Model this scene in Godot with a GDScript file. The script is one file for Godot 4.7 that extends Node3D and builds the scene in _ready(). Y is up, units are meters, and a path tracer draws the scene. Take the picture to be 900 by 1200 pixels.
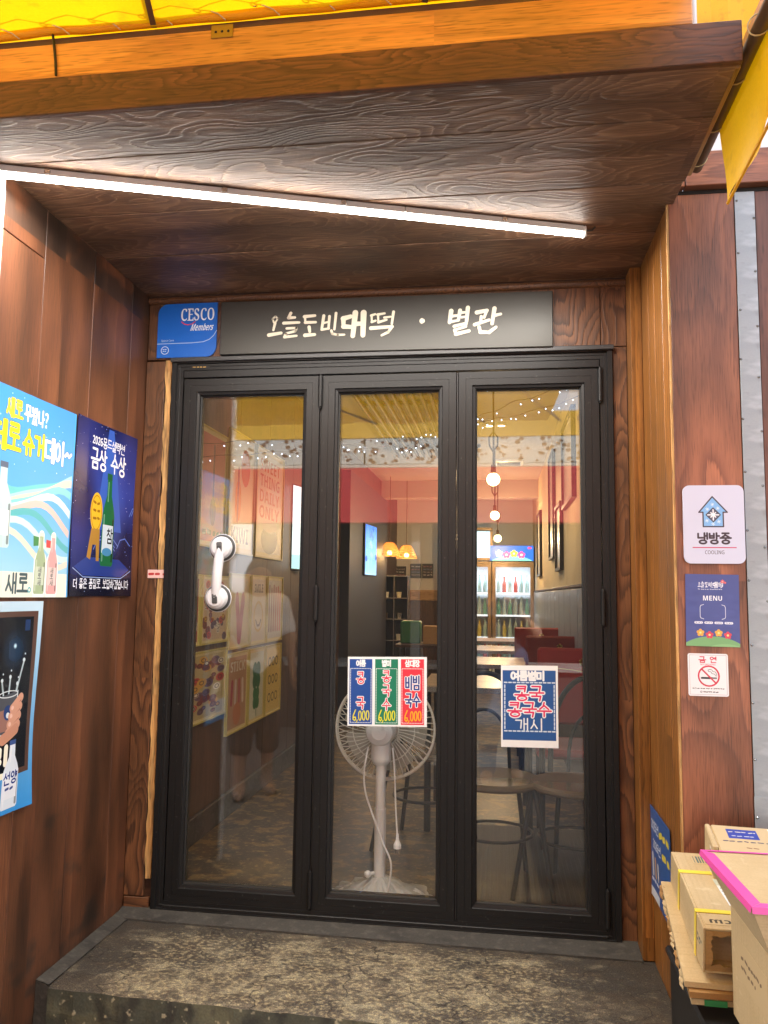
extends Node3D
# ---------------------------------------------------------------- helpers: naming
var used := {}
var rng := RandomNumberGenerator.new()
var M := {}

func numbered(n: String) -> String:
	if not used.has(n):
		used[n] = 0
		return n
	used[n] += 1
	return "%s_%03d" % [n, used[n]]

func tag(o: Node, label: String, category: String, group := "", kind := "") -> Node:
	if label: o.set_meta("label", label)
	if category: o.set_meta("category", category)
	if group: o.set_meta("group", group)
	if kind: o.set_meta("kind", kind)
	return o

func thing(n: String, label: String, category: String, at := Vector3.ZERO, turn := 0.0, group := "") -> Node3D:
	var o := Node3D.new()
	o.name = numbered(n)
	add_child(o)
	o.position = at
	o.rotation.y = turn
	tag(o, label, category, group)
	return o

func struct(n: String, label: String, category: String) -> Node3D:
	var o := thing(n, label, category)
	o.set_meta("kind", "structure")
	return o

func part(n: String, b: B, m: Material, parent: Node) -> MeshInstance3D:
	var o := MeshInstance3D.new()
	o.name = n
	o.mesh = b.mesh()
	o.material_override = m
	parent.add_child(o, true)
	return o

func solo(n: String, b: B, m: Material, label: String, category: String, group := "", kind := "") -> MeshInstance3D:
	var o := MeshInstance3D.new()
	o.name = numbered(n)
	o.mesh = b.mesh()
	o.material_override = m
	add_child(o)
	tag(o, label, category, group, kind)
	return o

func dup(src: Node3D, at: Vector3, turn: float, label: String) -> Node3D:
	var c: Node3D = src.duplicate()
	var base := String(src.name)
	c.name = numbered(base)
	add_child(c)
	c.position = at
	c.rotation.y = turn
	c.set_meta("label", label)
	return c

# ---------------------------------------------------------------- helpers: geometry
class B:
	var v := PackedVector3Array()
	var n := PackedVector3Array()
	var t := PackedVector2Array()
	var x := Transform3D()
	var uo := Vector2.ZERO

	func tri(a: Vector3, b: Vector3, c: Vector3, na: Vector3, nb: Vector3, nc: Vector3, ua := Vector2.ZERO, ub := Vector2.ZERO, uc := Vector2.ZERO) -> void:
		var w := (b - a).cross(c - a)
		if w.length_squared() < 1e-18: return
		var flip := w.dot(na + nb + nc) > 0.0
		var q := x.basis
		v.append(x * a)
		n.append((q * na).normalized())
		t.append(ua + uo)
		if flip:
			v.append(x * c); n.append((q * nc).normalized()); t.append(uc + uo)
			v.append(x * b); n.append((q * nb).normalized()); t.append(ub + uo)
		else:
			v.append(x * b); n.append((q * nb).normalized()); t.append(ub + uo)
			v.append(x * c); n.append((q * nc).normalized()); t.append(uc + uo)

	func quad(a: Vector3, b: Vector3, c: Vector3, d: Vector3, nn: Vector3, ua := Vector2(0, 0), ub := Vector2(1, 0), uc := Vector2(1, 1), ud := Vector2(0, 1)) -> void:
		tri(a, b, c, nn, nn, nn, ua, ub, uc)
		tri(a, c, d, nn, nn, nn, ua, uc, ud)

	func fquad(a: Vector3, b: Vector3, c: Vector3, d: Vector3, out: Vector3, g := 0) -> void:
		var nn := (b - a).cross(d - a).normalized()
		if nn == Vector3.ZERO: nn = (c - b).cross(d - b).normalized()
		if nn.dot(out) < 0: nn = -nn
		var ax := nn.abs().max_axis_index()
		quad(a, b, c, d, nn, uvp(a, ax, g), uvp(b, ax, g), uvp(c, ax, g), uvp(d, ax, g))

	func uvp(p: Vector3, ax: int, g: int) -> Vector2:
		if ax != g:
			return Vector2(p[g], p[3 - ax - g])
		return Vector2(p[(ax + 1) % 3], p[(ax + 2) % 3])

	func box(c: Vector3, s: Vector3, bev := 0.002, g := 0) -> B:
		var h := s * 0.5
		bev = minf(bev, minf(h.x, minf(h.y, h.z)) * 0.9)
		for a in 3:
			var b := (a + 1) % 3
			var d := (a + 2) % 3
			for sg in [-1.0, 1.0]:
				var nn := Vector3.ZERO
				nn[a] = sg
				var q := []
				for k in [[-1, -1], [1, -1], [1, 1], [-1, 1]]:
					var p := c
					p[a] += sg * h[a]
					p[b] += k[0] * (h[b] - bev)
					p[d] += k[1] * (h[d] - bev)
					q.append(p)
				fquad(q[0], q[1], q[2], q[3], nn, g)
		if bev > 0.0:
			for a in 3:
				var b := (a + 1) % 3
				var d := (a + 2) % 3
				for sb in [-1.0, 1.0]:
					for sd in [-1.0, 1.0]:
						var nn := Vector3.ZERO
						nn[b] = sb
						nn[d] = sd
						var q := []
						for k in [[-1, 0], [1, 0], [1, 1], [-1, 1]]:
							var p := c
							p[a] += k[0] * (h[a] - bev)
							p[b] += sb * (h[b] - (bev if k[1] == 1 else 0.0))
							p[d] += sd * (h[d] - (0.0 if k[1] == 1 else bev))
							q.append(p)
						fquad(q[0], q[1], q[2], q[3], nn, g)
			for sx in [-1.0, 1.0]:
				for sy in [-1.0, 1.0]:
					for sz in [-1.0, 1.0]:
						var k := Vector3(sx, sy, sz)
						var o := c + k * h
						var e := k * bev
						tri(o - Vector3(0, e.y, e.z), o - Vector3(e.x, 0, e.z), o - Vector3(e.x, e.y, 0), k.normalized(), k.normalized(), k.normalized(), Vector2(o[g], o.y), Vector2(o[g], o.y), Vector2(o[g], o.y))
		return self

	# a box between two corners
	func bb(x0: float, x1: float, y0: float, y1: float, z0: float, z1: float, bev := 0.002, g := 0) -> B:
		return box(Vector3(x0 + x1, y0 + y1, z0 + z1) * 0.5, Vector3(absf(x1 - x0), absf(y1 - y0), absf(z1 - z0)), bev, g)

	func lathe(prof: Array, seg := 24, o := Transform3D()) -> B:
		var keep := x
		x = x * o
		var len := 0.0
		for i in prof.size() - 1:
			var p: Vector2 = prof[i]
			var q: Vector2 = prof[i + 1]
			var dl := p.distance_to(q)
			var nn := Vector2(q.y - p.y, p.x - q.x).normalized()
			for k in seg:
				var a := TAU * k / seg
				var b := TAU * (k + 1) / seg
				var da := Vector3(cos(a), 0, sin(a))
				var db := Vector3(cos(b), 0, sin(b))
				var na := da * nn.x + Vector3.UP * nn.y
				var nb := db * nn.x + Vector3.UP * nn.y
				var p0 := da * p.x + Vector3.UP * p.y
				var p1 := db * p.x + Vector3.UP * p.y
				var q0 := da * q.x + Vector3.UP * q.y
				var q1 := db * q.x + Vector3.UP * q.y
				var u0 := float(k) / seg
				var u1 := float(k + 1) / seg
				tri(p0, p1, q1, na, nb, nb, Vector2(u0, len), Vector2(u1, len), Vector2(u1, len + dl))
				tri(p0, q1, q0, na, nb, na, Vector2(u0, len), Vector2(u1, len + dl), Vector2(u0, len + dl))
			len += dl
		x = keep
		return self

	# a rod from a to b
	func rod(a: Vector3, b: Vector3, r0: float, r1 := -1.0, seg := 12) -> B:
		if r1 < 0: r1 = r0
		var d := (b - a)
		var L := d.length()
		d = d / L
		var s := d.cross(Vector3.RIGHT if absf(d.x) < 0.8 else Vector3.UP).normalized()
		var o := Transform3D(Basis(s, d, s.cross(d)), a)
		return lathe([Vector2(0, 0), Vector2(r0, 0), Vector2(r1, L), Vector2(0, L)], seg, o)

	func tube(p: Array, r: float, seg := 8, closed := false) -> B:
		var m := p.size()
		var fr := []
		var up := Vector3(0.13, 0.31, 0.94).normalized()
		for i in m:
			var a: Vector3 = p[(i - 1 + m) % m] if (closed or i > 0) else p[0]
			var b: Vector3 = p[(i + 1) % m] if (closed or i < m - 1) else p[m - 1]
			var d := (b - a).normalized()
			var s := d.cross(up).normalized()
			up = s.cross(d).normalized()
			fr.append([p[i], s, up])
		var acc := 0.0
		for i in (m if closed else m - 1):
			var f: Array = fr[i]
			var g: Array = fr[(i + 1) % m]
			var dl: float = (f[0] as Vector3).distance_to(g[0])
			for k in seg:
				var a0 := TAU * k / seg
				var a1 := TAU * (k + 1) / seg
				var n00: Vector3 = f[1] * cos(a0) + f[2] * sin(a0)
				var n01: Vector3 = f[1] * cos(a1) + f[2] * sin(a1)
				var n10: Vector3 = g[1] * cos(a0) + g[2] * sin(a0)
				var n11: Vector3 = g[1] * cos(a1) + g[2] * sin(a1)
				tri(f[0] + n00 * r, f[0] + n01 * r, g[0] + n11 * r, n00, n01, n11, Vector2(acc, 0), Vector2(acc, 1), Vector2(acc + dl, 1))
				tri(f[0] + n00 * r, g[0] + n11 * r, g[0] + n10 * r, n00, n11, n10, Vector2(acc, 0), Vector2(acc + dl, 1), Vector2(acc + dl, 0))
			acc += dl
		return self

	func ball(c: Vector3, r: float, seg := 12, sq := Vector3.ONE) -> B:
		var pr := []
		for i in seg / 2 + 1:
			var a := PI * i / (seg / 2)
			pr.append(Vector2(r * sin(a), -r * cos(a)))
		return lathe(pr, seg, Transform3D(Basis.from_scale(sq), c))

	# picture-frame like mouldings in the xy plane: prof = [Vector2(inset, z), ...]
	func rings(x0: float, y0: float, x1: float, y1: float, prof: Array) -> B:
		for i in prof.size() - 1:
			var p: Vector2 = prof[i]
			var q: Vector2 = prof[i + 1]
			var ni := -(q.y - p.y)
			var nz := q.x - p.x
			var P := [Vector3(x0 + p.x, y0 + p.x, p.y), Vector3(x1 - p.x, y0 + p.x, p.y), Vector3(x1 - p.x, y1 - p.x, p.y), Vector3(x0 + p.x, y1 - p.x, p.y)]
			var Q := [Vector3(x0 + q.x, y0 + q.x, q.y), Vector3(x1 - q.x, y0 + q.x, q.y), Vector3(x1 - q.x, y1 - q.x, q.y), Vector3(x0 + q.x, y1 - q.x, q.y)]
			var inn := [Vector3(0, 1, 0), Vector3(-1, 0, 0), Vector3(0, -1, 0), Vector3(1, 0, 0)]
			for k in 4:
				var nn: Vector3 = (inn[k] * ni + Vector3(0, 0, nz)).normalized()
				var j := (k + 1) % 4
				var g := 0 if k % 2 == 0 else 1
				var ax := 2
				quad(P[k], P[j], Q[j], Q[k], nn, uvp(P[k], ax, g), uvp(P[j], ax, g), uvp(Q[j], ax, g), uvp(Q[k], ax, g))
		return self

	# a sheet of paper or board: o = top left, ux along the top, uy down; front carries the print (uv 0..1)
	func sheet(o: Vector3, ux: Vector3, uy: Vector3, th := 0.001, nx := 1, ny := 1, bend = null) -> B:
		var nn := uy.cross(ux).normalized()
		var P := func(i: int, j: int, back: bool) -> Vector3:
			var s := float(i) / nx
			var q := float(j) / ny
			var d := 0.0
			if bend != null: d = bend.call(s, q)
			return o + ux * s + uy * q + nn * (d - (th if back else 0.0))
		for j in ny:
			for i in nx:
				for back in [false, true]:
					var a: Vector3 = P.call(i, j, back)
					var b: Vector3 = P.call(i + 1, j, back)
					var c: Vector3 = P.call(i + 1, j + 1, back)
					var d: Vector3 = P.call(i, j + 1, back)
					var fn := (d - a).cross(b - a).normalized()
					if back: fn = -fn
					quad(a, b, c, d, fn, Vector2(float(i) / nx, float(j) / ny), Vector2(float(i + 1) / nx, float(j) / ny), Vector2(float(i + 1) / nx, float(j + 1) / ny), Vector2(float(i) / nx, float(j + 1) / ny))
		for i in nx:
			for e in [0, ny]:
				var a: Vector3 = P.call(i, e, false)
				var b: Vector3 = P.call(i + 1, e, false)
				quad(a, b, P.call(i + 1, e, true), P.call(i, e, true), (-uy if e == 0 else uy).normalized(), Vector2(0, 0.01), Vector2(0, 0.01), Vector2(0, 0.01), Vector2(0, 0.01))
		for j in ny:
			for e in [0, nx]:
				var a: Vector3 = P.call(e, j, false)
				var b: Vector3 = P.call(e, j + 1, false)
				quad(a, b, P.call(e, j + 1, true), P.call(e, j, true), (-ux if e == 0 else ux).normalized(), Vector2(0, 0.01), Vector2(0, 0.01), Vector2(0, 0.01), Vector2(0, 0.01))
		return self

	# a flat plate with rounded corners, front printed with uv 0..1; centre c, in the xy plane
	func plate(c: Vector3, w: float, h: float, r: Array, th: float) -> B:
		var pts := []
		var cs := [Vector2(w / 2, h / 2), Vector2(-w / 2, h / 2), Vector2(-w / 2, -h / 2), Vector2(w / 2, -h / 2)]
		for k in 4:
			var rr: float = maxf(r[k], 0.0005)
			var o: Vector2 = cs[k] - Vector2(signf(cs[k].x), signf(cs[k].y)) * rr
			for i in 7:
				var a := PI / 2 * (k + i / 6.0)
				pts.append(o + Vector2(cos(a), sin(a)) * rr)
		var U := func(p: Vector2) -> Vector2: return Vector2(p.x / w + 0.5, 0.5 - p.y / h)
		for i in pts.size():
			var p: Vector2 = pts[i]
			var q: Vector2 = pts[(i + 1) % pts.size()]
			var f := Vector3(0, 0, th)
			tri(c + f, c + Vector3(p.x, p.y, th), c + Vector3(q.x, q.y, th), Vector3.BACK, Vector3.BACK, Vector3.BACK, Vector2(0.5, 0.5), U.call(p), U.call(q))
			tri(c, c + Vector3(p.x, p.y, 0), c + Vector3(q.x, q.y, 0), Vector3.FORWARD, Vector3.FORWARD, Vector3.FORWARD)
			var m := Vector3(p.x + q.x, p.y + q.y, 0).normalized()
			quad(c + Vector3(p.x, p.y, 0), c + Vector3(q.x, q.y, 0), c + Vector3(q.x, q.y, th), c + Vector3(p.x, p.y, th), m, U.call(p), U.call(q), U.call(q), U.call(p))
		return self

	func mesh() -> ArrayMesh:
		var a := []
		a.resize(Mesh.ARRAY_MAX)
		a[Mesh.ARRAY_VERTEX] = v
		a[Mesh.ARRAY_NORMAL] = n
		a[Mesh.ARRAY_TEX_UV] = t
		var m := ArrayMesh.new()
		m.add_surface_from_arrays(Mesh.PRIMITIVE_TRIANGLES, a)
		return m

func bx(x0: float, x1: float, y0: float, y1: float, z0: float, z1: float, bev := 0.002, g := 0) -> B:
	var b := B.new()
	b.uo = Vector2(rng.randf() * 7.0, rng.randf() * 7.0)
	return b.bb(x0, x1, y0, y1, z0, z1, bev, g)

# a turn that lays the xy plane on a wall whose outside looks along +x or -x
func on_wall(at: Vector3, look: Vector3) -> Transform3D:
	var zx := look.normalized()
	var xx := Vector3.UP.cross(zx).normalized()
	return Transform3D(Basis(xx, zx.cross(xx), zx), at)

# ---------------------------------------------------------------- helpers: print
class Pad:
	const CHO := "ㄱㄲㄴㄷㄸㄹㅁㅂㅃㅅㅆㅇㅈㅉㅊㅋㅌㅍㅎ"
	const JUNG := "ㅏㅐㅑㅒㅓㅔㅕㅖㅗㅘㅙㅚㅛㅜㅝㅞㅟㅠㅡㅢㅣ"
	const JONG := ["", "ㄱ", "ㄲ", "ㄱㅅ", "ㄴ", "ㄴㅈ", "ㄴㅎ", "ㄷ", "ㄹ", "ㄹㄱ", "ㄹㅁ", "ㄹㅂ", "ㄹㅅ", "ㄹㅌ", "ㄹㅍ", "ㄹㅎ", "ㅁ", "ㅂ", "ㅂㅅ", "ㅅ", "ㅆ", "ㅇ", "ㅈ", "ㅊ", "ㅋ", "ㅌ", "ㅍ", "ㅎ"]
	const SPLIT := {"ㅘ": "ㅗㅏ", "ㅙ": "ㅗㅐ", "ㅚ": "ㅗㅣ", "ㅝ": "ㅜㅓ", "ㅞ": "ㅜㅔ", "ㅟ": "ㅜㅣ", "ㅢ": "ㅡㅣ"}
	const TWIN := {"ㄲ": "ㄱㄱ", "ㄸ": "ㄷㄷ", "ㅃ": "ㅂㅂ", "ㅆ": "ㅅㅅ", "ㅉ": "ㅈㅈ", "ㄱㅅ": "ㄱㅅ", "ㅂㅅ": "ㅂㅅ", "ㄹㄱ": "ㄹㄱ", "ㄴㅎ": "ㄴㅎ", "ㄹㅁ": "ㄹㅁ"}
	const J := {
		"ㄱ": [[0, 5, 90, 5, 80, 100]], "ㄴ": [[5, 0, 5, 92, 100, 92]], "ㄷ": [[100, 5, 6, 5, 6, 95, 100, 95]],
		"ㄹ": [[2, 3, 94, 3, 94, 49, 6, 49, 6, 97, 100, 97]], "ㅁ": [[6, 5, 94, 5, 94, 95, 6, 95, 6, 5]],
		"ㅂ": [[8, 0, 8, 96, 92, 96, 92, 0], [8, 50, 92, 50]], "ㅅ": [[50, 0, 40, 55, 2, 100], [48, 42, 98, 100]],
		"ㅈ": [[4, 4, 96, 4], [50, 4, 40, 58, 2, 100], [50, 50, 98, 100]], "ㅊ": [[50, -12, 50, 8], [4, 18, 96, 18], [50, 18, 40, 62, 2, 100], [50, 56, 98, 100]],
		"ㅋ": [[0, 5, 90, 5, 80, 100], [0, 50, 85, 46]], "ㅌ": [[100, 3, 6, 3, 6, 97, 100, 97], [6, 50, 95, 50]],
		"ㅍ": [[2, 5, 98, 5], [2, 95, 98, 95], [30, 5, 30, 95], [70, 5, 70, 95]], "ㅎ": [[50, -14, 50, 6], [5, 20, 95, 20]],
		"ㅏ": [[35, 0, 35, 100], [35, 48, 100, 48]], "ㅑ": [[35, 0, 35, 100], [35, 32, 100, 32], [35, 64, 100, 64]],
		"ㅓ": [[75, 0, 75, 100], [5, 48, 75, 48]], "ㅕ": [[75, 0, 75, 100], [5, 32, 75, 32], [5, 64, 75, 64]],
		"ㅐ": [[18, 0, 18, 100], [85, 0, 85, 100], [18, 48, 85, 48]], "ㅔ": [[48, 0, 48, 100], [92, 0, 92, 100], [0, 48, 48, 48]],
		"ㅖ": [[48, 0, 48, 100], [92, 0, 92, 100], [0, 32, 48, 32], [0, 64, 48, 64]], "ㅒ": [[18, 0, 18, 100], [85, 0, 85, 100], [18, 32, 85, 32], [18, 64, 85, 64]],
		"ㅣ": [[60, 0, 60, 100]], "ㅗ": [[0, 92, 100, 92], [50, 5, 50, 92]], "ㅛ": [[0, 92, 100, 92], [32, 5, 32, 92], [68, 5, 68, 92]],
		"ㅜ": [[0, 12, 100, 12], [50, 12, 50, 105]], "ㅠ": [[0, 12, 100, 12], [32, 12, 32, 105], [68, 12, 68, 105]], "ㅡ": [[0, 50, 100, 50]],
	}
	var im: Image
	var w: int
	var h: int

	func _init(ww: int, hh: int, c: Color) -> void:
		w = ww
		h = hh
		im = Image.create(w, h, false, Image.FORMAT_RGB8)
		im.fill(c)

	func px(i: int, j: int, c: Color, a: float) -> void:
		if i < 0 or j < 0 or i >= w or j >= h or a <= 0.003: return
		im.set_pixel(i, j, im.get_pixel(i, j).lerp(c, minf(a, 1.0)))

	func rect(x0: float, y0: float, ww: float, hh: float, c: Color) -> void:
		im.fill_rect(Rect2i(int(x0), int(y0), int(ww), int(hh)), c)

	func grad(x0: int, y0: int, ww: int, hh: int, a: Color, b: Color) -> void:
		for j in hh:
			im.fill_rect(Rect2i(x0, y0 + j, ww, 1), a.lerp(b, float(j) / maxi(hh - 1, 1)))

	func seg(a: Vector2, b: Vector2, wd: float, c: Color, wd2 := -1.0) -> void:
		if wd2 < 0: wd2 = wd
		var r := maxf(wd, wd2) * 0.5 + 1.0
		var d := b - a
		var L := maxf(d.length_squared(), 1e-6)
		for j in range(maxi(0, int(minf(a.y, b.y) - r)), mini(h, int(maxf(a.y, b.y) + r) + 2)):
			for i in range(maxi(0, int(minf(a.x, b.x) - r)), mini(w, int(maxf(a.x, b.x) + r) + 2)):
				var p := Vector2(i + 0.5, j + 0.5)
				var s := clampf((p - a).dot(d) / L, 0.0, 1.0)
				px(i, j, c, lerpf(wd, wd2, s) * 0.5 - p.distance_to(a + d * s) + 0.5)

	func poly(p: Array, wd: float, c: Color) -> void:
		for i in p.size() - 1:
			seg(p[i], p[i + 1], wd, c)

	func disc(o: Vector2, r: float, c: Color, sy := 1.0, a := 1.0, soft := 1.0) -> void:
		var ry := r * sy
		for j in range(maxi(0, int(o.y - ry - soft)), mini(h, int(o.y + ry + soft) + 2)):
			for i in range(maxi(0, int(o.x - r - soft)), mini(w, int(o.x + r + soft) + 2)):
				var d := Vector2(i + 0.5 - o.x, (j + 0.5 - o.y) / sy).length()
				px(i, j, c, a * clampf((r - d) / soft + 0.5, 0.0, 1.0))

	func ring(o: Vector2, r: float, wd: float, c: Color, sy := 1.0) -> void:
		var p := []
		for i in 25:
			p.append(o + Vector2(cos(TAU * i / 24), sin(TAU * i / 24) * sy) * r)
		poly(p, wd, c)

	func fill(p: PackedVector2Array, c: Color) -> void:
		var lo := p[0]
		var hi := p[0]
		for q in p:
			lo = lo.min(q)
			hi = hi.max(q)
		for j in range(maxi(0, int(lo.y)), mini(h, int(hi.y) + 1)):
			for i in range(maxi(0, int(lo.x)), mini(w, int(hi.x) + 1)):
				var k := 0
				for s in 4:
					if Geometry2D.is_point_in_polygon(Vector2(i + 0.25 + 0.5 * (s % 2), j + 0.25 + 0.5 * (s / 2)), p): k += 1
				px(i, j, c, k / 4.0)

	func flower(o: Vector2, r: float, c: Color, mid: Color) -> void:
		for k in 5:
			var a := TAU * k / 5 - PI / 2
			disc(o + Vector2(cos(a), sin(a)) * r * 0.62, r * 0.42, c)
		disc(o, r * 0.3, mid)

	func jamo(k: String, x0: float, y0: float, x1: float, y1: float, wd: float, c: Color) -> void:
		if TWIN.has(k):
			var m := (x0 + x1) * 0.5
			var g := (x1 - x0) * 0.06
			jamo(TWIN[k][0], x0, y0, m - g, y1, wd, c)
			jamo(TWIN[k][1], m + g, y0, x1, y1, wd, c)
			return
		var s := Vector2(x1 - x0, y1 - y0)
		var o := Vector2(x0, y0)
		if k == "ㅇ" or k == "ㅎ":
			var top := 0.0 if k == "ㅇ" else 0.42
			var p := []
			for i in 21:
				var a := TAU * i / 20
				p.append(o + Vector2(0.5 + 0.46 * cos(a), top + (1 - top) * (0.5 + 0.49 * sin(a))) * s)
			poly(p, wd, c)
		if J.has(k):
			for st in J[k]:
				var p := []
				for i in range(0, st.size(), 2):
					p.append(o + Vector2(st[i], st[i + 1]) * 0.01 * s)
				poly(p, wd, c)

	func syllable(ch: String, x: float, y: float, ww: float, hh: float, wd: float, c: Color) -> void:
		var u := ch.unicode_at(0) - 0xAC00
		if u < 0 or u > 11171: return
		var cho := CHO[u / 588]
		var v: String = JUNG[(u % 588) / 28]
		var f: String = JONG[u % 28]
		var P := func(k: String, a: float, b: float, cc: float, d: float) -> void:
			jamo(k, x + ww * a, y + hh * b, x + ww * cc, y + hh * d, wd, c)
		var fin := f != ""
		if SPLIT.has(v):
			P.call(cho, 0.06, 0.04, 0.54, 0.28 if fin else 0.44)
			P.call(SPLIT[v][0], 0.0, 0.3 if fin else 0.5, 0.62, 0.52 if fin else 0.86)
			P.call(SPLIT[v][1], 0.68, 0.0, 0.98, 0.58 if fin else 1.0)
		elif v in "ㅗㅛㅜㅠㅡ":
			P.call(cho, 0.17, 0.0, 0.83, 0.38 if fin else 0.46)
			P.call(v, 0.0, 0.44 if fin else 0.54, 1.0, 0.62 if fin else 0.94)
		else:
			P.call(cho, 0.04, 0.05 if fin else 0.12, 0.52, 0.48 if fin else 0.86)
			P.call(v, 0.6, 0.0, 0.98, 0.56 if fin else 1.0)
		if fin:
			P.call(f, 0.16, 0.68, 0.86, 1.0)

	# a line of Hangul in the box; blanks are half as wide
	func hangul(s: String, x: float, y: float, ww: float, hh: float, wd: float, c: Color, gap := 0.12, edge := 0.0, ec := Color.WHITE) -> void:
		var units := 0.0
		for ch in s:
			units += 0.5 if ch == " " else 1.0
		var cell := ww / (units - gap)
		if edge > 0.0:
			hangul(s, x, y, ww, hh, wd + edge * 2, ec, gap)
		var at := x
		for ch in s:
			if ch == "?":
				latin("?", at, y, cell * 0.5, hh, c, true)
			elif ch == "~":
				poly([Vector2(at, y + hh * 0.55), Vector2(at + cell * 0.2, y + hh * 0.42), Vector2(at + cell * 0.42, y + hh * 0.55), Vector2(at + cell * 0.62, y + hh * 0.42)], wd, c)
			elif ch != " ":
				syllable(ch, at, y, cell * (1 - gap), hh, wd, c)
			at += cell * (0.5 if ch == " " else 1.0)

	# Latin letters and figures from the font's own outlines, fitted to the box
	func latin(s: String, x: float, y: float, ww: float, hh: float, c: Color, bold := false, serif := false, slant := 0.0) -> void:
		var f := SystemFont.new()
		f.font_names = PackedStringArray(["Droid Serif" if serif else "Droid Sans"])
		f.font_weight = 700 if bold else 400
		var tm := TextMesh.new()
		tm.font = f
		tm.font_size = 48
		tm.depth = 0.0
		tm.text = s
		var ar := tm.get_mesh_arrays()
		var vs: PackedVector3Array = ar[Mesh.ARRAY_VERTEX]
		if vs.is_empty(): return
		var ix := PackedInt32Array(range(vs.size()))
		if ar[Mesh.ARRAY_INDEX] != null and (ar[Mesh.ARRAY_INDEX] as PackedInt32Array).size(): ix = ar[Mesh.ARRAY_INDEX]
		var lo := Vector2(vs[0].x, vs[0].y)
		var hi := lo
		for q in vs:
			lo = lo.min(Vector2(q.x, q.y))
			hi = hi.max(Vector2(q.x, q.y))
		var sz := hi - lo
		var cover := {}
		for k in range(0, ix.size(), 3):
			var p := []
			for m in 3:
				var q := vs[ix[k + m]]
				var e := Vector2((q.x - lo.x) / sz.x, (hi.y - q.y) / sz.y)
				p.append(Vector2(x + e.x * ww + slant * hh * (1.0 - e.y), y + e.y * hh))
			var A: Vector2 = p[0]
			var Bq: Vector2 = p[1]
			var C: Vector2 = p[2]
			var ar2 := (Bq - A).cross(C - A)
			if absf(ar2) < 1e-6: continue
			for j in range(int(minf(A.y, minf(Bq.y, C.y)) * 1.0), int(maxf(A.y, maxf(Bq.y, C.y))) + 1):
				for i in range(int(minf(A.x, minf(Bq.x, C.x))), int(maxf(A.x, maxf(Bq.x, C.x))) + 1):
					var bits := 0
					for s2 in 9:
						var o := Vector2(i + (s2 % 3) / 3.0 + 0.17, j + (s2 / 3) / 3.0 + 0.17)
						var a := (Bq - A).cross(o - A) / ar2
						var b := (C - Bq).cross(o - Bq) / ar2
						var d := (A - C).cross(o - C) / ar2
						if a >= 0 and b >= 0 and d >= 0: bits |= 1 << s2
					if bits:
						var key := Vector2i(i, j)
						cover[key] = cover.get(key, 0) | bits
		for key in cover:
			var bits: int = cover[key]
			var k := 0
			while bits:
				k += bits & 1
				bits >>= 1
			px(key.x, key.y, c, k / 9.0)

	# short dashes that stand for a line of print too small to read
	func fine(x: float, y: float, ww: float, wd: float, c: Color, sd := 1) -> void:
		var r := RandomNumberGenerator.new()
		r.seed = sd
		var at := x
		while at < x + ww:
			var l := r.randf_range(wd * 0.7, wd * 1.6)
			seg(Vector2(at, y + r.randf_range(-0.3, 0.3) * wd), Vector2(minf(at + l, x + ww), y), wd * 0.7, c)
			at += l + wd * r.randf_range(0.7, 1.7)

	func tex() -> ImageTexture:
		return ImageTexture.create_from_image(im)

# ---------------------------------------------------------------- helpers: materials
func lin(r: float, g: float, b: float) -> Color:
	return Color(r, g, b).linear_to_srgb()

func mat(c: Color, rough := 0.6, metal := 0.0, spec := 0.5) -> StandardMaterial3D:
	var m := StandardMaterial3D.new()
	m.albedo_color = c
	m.roughness = rough
	m.metallic = metal
	m.metallic_specular = spec
	return m

func printed(p: Pad, rough := 0.45, spec := 0.5) -> StandardMaterial3D:
	var m := mat(Color.WHITE, rough, 0.0, spec)
	m.albedo_texture = p.tex()
	m.texture_repeat = false
	return m

func noise(sd: int, fr: float, oct := 4) -> FastNoiseLite:
	var n := FastNoiseLite.new()
	n.seed = sd
	n.frequency = fr
	n.noise_type = FastNoiseLite.TYPE_SIMPLEX_SMOOTH
	n.fractal_octaves = oct
	return n

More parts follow.
